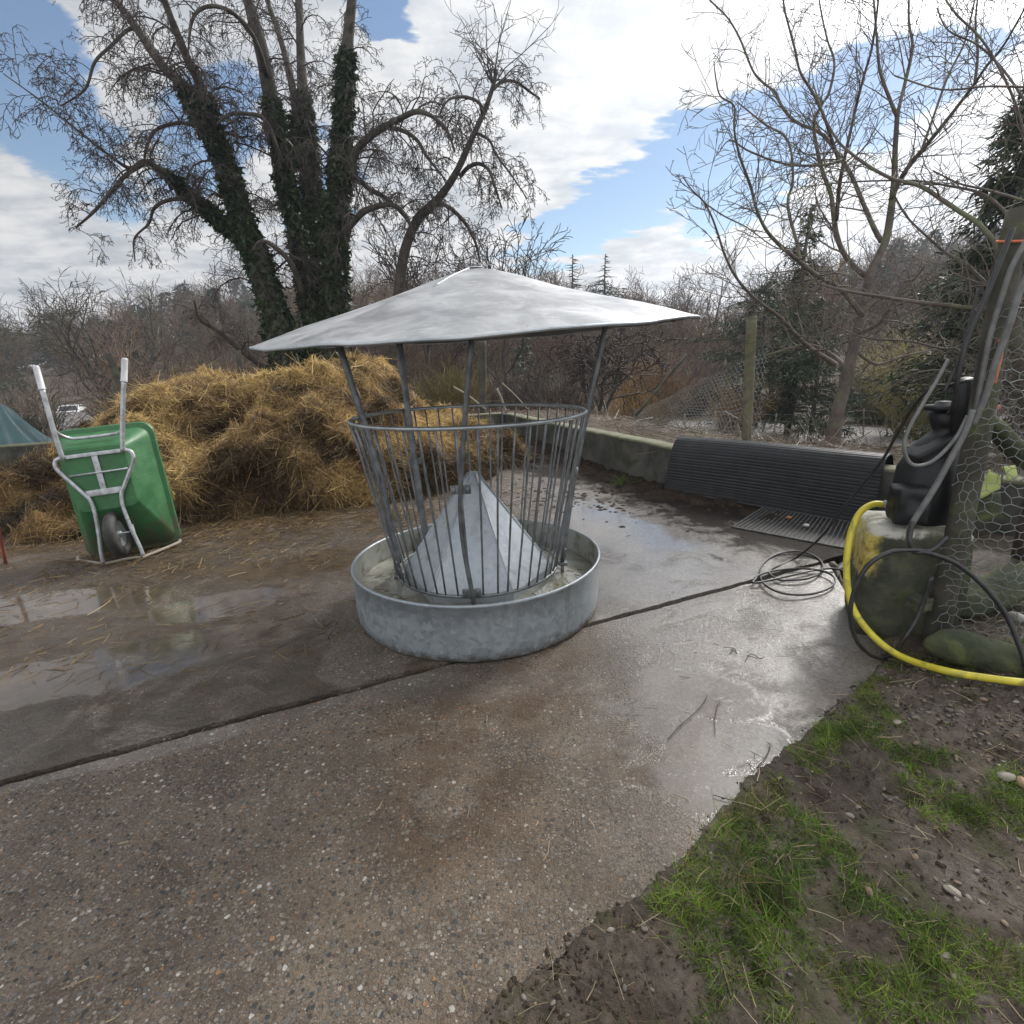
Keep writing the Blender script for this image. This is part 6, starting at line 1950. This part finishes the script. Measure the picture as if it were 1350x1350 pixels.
def ell(X, Y, px, py, rx, ry):
    c = G(px, py)
    return np.exp(-(((X - c[0]) / rx)**2 + ((Y - c[1]) / ry)**2) * 1.2)


def grass_mask(X, Y):
    g = .45 + .8 * fbm(X * 2.6, Y * 2.6, 4.) + .75 * fbm(X * 8, Y * 8, 1.)
    for e in ((1120, 1060, .17, .14), (1290, 1170, .30, .12), (1350, 1210, .2, .12), (760, 1290, .18, .11), (830, 1310, .16, .08), (1330, 950, .35, .25), (1200, 930, .10, .10), (1150, 1250, .07, .06)):
        g = g - 1.15 * ell(X, Y, *e)
    for e in ((1040, 1100, .16, .16), (1200, 990, .2, .16), (1100, 960, .13, .1), (1010, 1180, .2, .13), (1020, 1300, .2, .12), (1150, 1180, .10, .08), (1330, 1080, .2, .12), (880, 1190, .12, .07), (1270, 1290, .2, .1), (1215, 1240, .12, .08), (1200, 860, .1, .12)):
        g = g + .55 * ell(X, Y, *e)
    return g


N_ = 330000
X, Y = RNG.uniform(-.4, 3.2, N_), RNG.uniform(.55, 3.0, N_)
d_ = edge_d(X, Y)
g = grass_mask(X, Y)
ok = (d_ > .004) & (g > RNG.uniform(.34, .62, N_)) & ~((X > 1.9) & (Y > 2.35))
ok &= ~((X > 1.9) & (RNG.random(N_) < .5))
X, Y, g = X[ok], Y[ok], g[ok]
n = len(X)
print('grass blades', n)
P = np.stack([X, Y, mudz(X, Y) - .004], 1)
d = np.stack([RNG.normal(0, .55, n) + 1.0 * fbm(X * 7, Y * 6, 7.), RNG.normal(0, .55, n) + 1.0 * fbm(X * 7, Y * 6, 17.), RNG.uniform(.35, 1.2, n)], 1)
d /= np.linalg.norm(d, axis=1)[:, None]
hue = np.clip(.5 + .6 * fbm(X * 3, Y * 3, 11.) + RNG.normal(0, .22, n), 0, 1)[:, None]
col = np.array([.075, .15, .020]) * (1 - hue) + np.array([.22, .31, .05]) * hue
dry = (RNG.random((n, 1)) < .10 + .30 * (fbm(X * 2, Y * 2, 30.) > .35)[:, None])
col = np.where(dry, np.array([.28, .22, .10]), col) * RNG.uniform(.5, 1.4, (n, 1)) * np.clip(.95 + .7 * fbm(X * 10, Y * 10, 21.), .4, 1.5)[:, None]
mb = MB()
ribbons(mb, P, d, RNG.uniform(.018, .054, n) * np.clip(.35 + g * .85, .45, 1.6), RNG.uniform(.002, .0038, n), RNG.normal(size=(n, 3)) * .4 + [0, 0, -.45], col, .15, 3)
tag(mb.build('grass', M['grass']), 'short patchy green grass growing in the mud beside the slab', 'grass', kind='stuff')
# dead blades and straw in the mud
n = 4200
X, Y = RNG.uniform(-.4, 2.9, n), RNG.uniform(.6, 2.9, n)
ok = edge_d(X, Y) > -.03
X, Y = X[ok], Y[ok]; n = len(X)
d = RNG.normal(size=(n, 3)) * [1, 1, .12]; d /= np.linalg.norm(d, axis=1)[:, None]
mb = MB()
ribbons(mb, np.stack([X, Y, np.maximum(mudz(X, Y), -.02) + .010], 1), d, RNG.uniform(.02, .10, n), RNG.uniform(.0015, .0035, n), RNG.normal(size=(n, 3)) * [.3, .3, .05], np.array([[.32, .25, .15]]) * RNG.uniform(.25, 1.3, (n, 1)), .6)
tag(mb.build('dead_grass', M['straw']), 'dead straw-coloured blades lying in the mud beside the slab', 'dead grass', kind='stuff')
# pebbles in the bank
bm = bmesh.new(); bmesh.ops.create_icosphere(bm, subdivisions=2, radius=1); bm.verts.index_update()
SV = np.array([v.co[:] for v in bm.verts]); SF = [[v.index for v in f.verts] for f in bm.faces]; bm.free()
mb = MB()


def pebble(mb, p, r, col, seed, rough=.28):
    q_ = 1.1 if rough < .5 else 1.9
    V = SV * (1 + rough * perlin(SV[:, 0] * q_ + seed, SV[:, 1] * q_, SV[:, 2] * q_))[:, None]
    a = seed * 2.4
    V = V * [r * 1.3, r * .85, r * (.5 if rough < .5 else .42)]
    V = np.stack([V[:, 0] * math.cos(a) - V[:, 1] * math.sin(a), V[:, 0] * math.sin(a) + V[:, 1] * math.cos(a), V[:, 2]], 1)
    mb.add(V + p, SF, col)


# crumbs of soil
clod = MB()
k = 0
while k < 5200:
    x, y = RNG.uniform(-.3, 2.9), RNG.uniform(.6, 2.8)
    if edge_d(np.array(x), np.array(y)) < -.015 - .02 * RNG.random(): continue
    if RNG.random() > .25 + .9 * ell(x, y, 740, 1300, .35, .18) + .4 * ell(x, y, 1330, 960, .35, .3): continue
    r = RNG.uniform(.0015, .0055) * (1.7 if RNG.random() < .06 else 1)
    pebble(clod, (x, y, max(float(mudz(np.array(x), np.array(y))), 0.) + r * .15), r, np.array([.06, .044, .031]) * RNG.uniform(.5, 1.5), k * 2.11, .75)
    k += 1
tag(clod.build('soil_crumbs', M['muck']), 'dark crumbs of soil lying on the mud and the slab edge', 'soil', kind='stuff')
pc_ = [(.17, .15, .125), (.24, .215, .19), (.11, .10, .09), (.24, .165, .11), (.14, .12, .095)]
k = 0
while k < 520:
    x, y = RNG.uniform(-.3, 3.0), RNG.uniform(.65, 2.9)
    w = .05 + 1.2 * ell(x, y, 1330, 960, .35, .3) + .5 * ell(x, y, 1200, 920, .2, .2) + .25 * ell(x, y, 1290, 1180, .3, .12) + .25 * ell(x, y, 740, 1310, .25, .1)
    if edge_d(np.array(x), np.array(y)) < .02 or RNG.random() > w: continue
    r = RNG.uniform(.003, .009) * (1.7 if RNG.random() < .1 else 1)
    pebble(mb, (x, y, float(mudz(x, y)) + r * .25), r, np.array(pc_[RNG.integers(5)]) * RNG.uniform(.7, 1.2), k * 1.37)
    k += 1
tag(mb.build('gravel', M['stone']), 'small pebbles scattered through the mud and the gravel bank', 'gravel', kind='stuff')
for i, (px, py, r, c, lb) in enumerate(((1325, 1028, .024, (.30, .26, .22), 'rounded tan stone at the gravel bank, largest there'), (1348, 1035, .026, (.36, .22, .14), 'orange-brown stone at the right edge of the gravel bank'), (1256, 1172, .017, (.34, .30, .25), 'pale pointed stone beside the small grass tuft in the mud'), (1182, 953, .015, (.30, .26, .22), 'tan pebble in the mud below the yellow hose'), (1335, 842, .04, (.30, .29, .27), 'grey stone lying between the mossy log and beam'))):
    p = G(px, py, .02)
    mb = MB(); pebble(mb, (0, 0, 0), r, c, i * 3.1)
    o = mb.build('stone', M['stone']); o.location = (p[0], p[1], float(mudz(p[0], p[1])) + r * .4 + (.05 if i == 4 else 0))
    tag(o, lb, 'stone')
# twigs dropped on the wet slab
for i, (pts, r, lb) in enumerate((([(880, 975), (895, 958), (910, 945), (925, 930), (932, 918)], 0.00175, 'longest forked twig lying in the puddle on the slab'), ([(943, 968), (942, 950), (946, 930), (950, 925)], 0.0015, 'short forked twig right of the longest twig in the puddle'), ([(998, 1012), (1008, 1000), (1015, 985), (1012, 978)], 0.00175, 'reddish twig near the grass edge of the slab'), ([(982, 872), (990, 862), (1002, 868), (1008, 866)], 0.002, 'crooked twig on the bright wet slab, furthest from the grass'),
                                 ([(962, 862), (968, 855), (972, 862)], 0.002, 'tiny twig beside the crooked twig on the wet slab'), ([(940, 1048), (975, 1058), (1005, 1068)], 0.0015, 'thin twig crossing the slab edge by the grass'))):
    P = np.array([G(*q, .008) for q in pts]); c = P.mean(0)
    mb = MB(); tube(mb, spline(P, 4) - c, r, 5)
    for j in (1, 2):
        q = P[min(j, len(P) - 1)] - c
        tube(mb, [q, q + [R_.uniform(-.03, .03), R_.uniform(-.02, .03), .006], q + [R_.uniform(-.06, .06), R_.uniform(0, .05), .004]], r * .6, 4)
    o = mb.build('twig', M['twig']); o.location = c
    tag(o, lb, 'twig', 'twigs dropped on the wet slab')
# a weed at the foot of the wall
p = G(822, 638, 0.01)
n = 130
d = RNG.normal(size=(n, 3)) * [.7, .7, .2] + [0, 0, .8]; d /= np.linalg.norm(d, axis=1)[:, None]
mb = MB(); ribbons(mb, RNG.normal(size=(n, 3)) * [.05, .04, 0], d, RNG.uniform(.06, .15, n), RNG.uniform(.010, .02, n), RNG.normal(size=(n, 3)) * .4 + [0, 0, -.3], np.array([[.10, .16, .03]]) * RNG.uniform(.5, 1.5, (n, 1)), .2)
o = mb.build('weed', M['grass']); o.location = p
tag(o, 'small green weed tuft growing from the muck at the wall foot', 'weed')
# the air over the valley
mb = MB()
lo_, hi_ = GLO - [2, 2, 1], np.array([GHI[0] + 2, GHI[1] + 2, max(GHI[2] + 11., 30.)])
box(mb, (lo_ + hi_) / 2, hi_ - lo_)
hz = mb.build('haze', bpy.data.materials.new('haze_air'), None, False)
tag(hz, kind='stuff')
hm = hz.data.materials[0]
hm.use_nodes = True
t = NT(hm.node_tree)
vol = t.n('ShaderNodeVolumePrincipled', {'Color': (.82, .88, 1.), 'Density': .0009, 'Anisotropy': .3})
t.n('ShaderNodeOutputMaterial', {'Volume': vol.outputs[0]})
SC.cycles.volume_bounces = 0
bpy.context.view_layer.update()
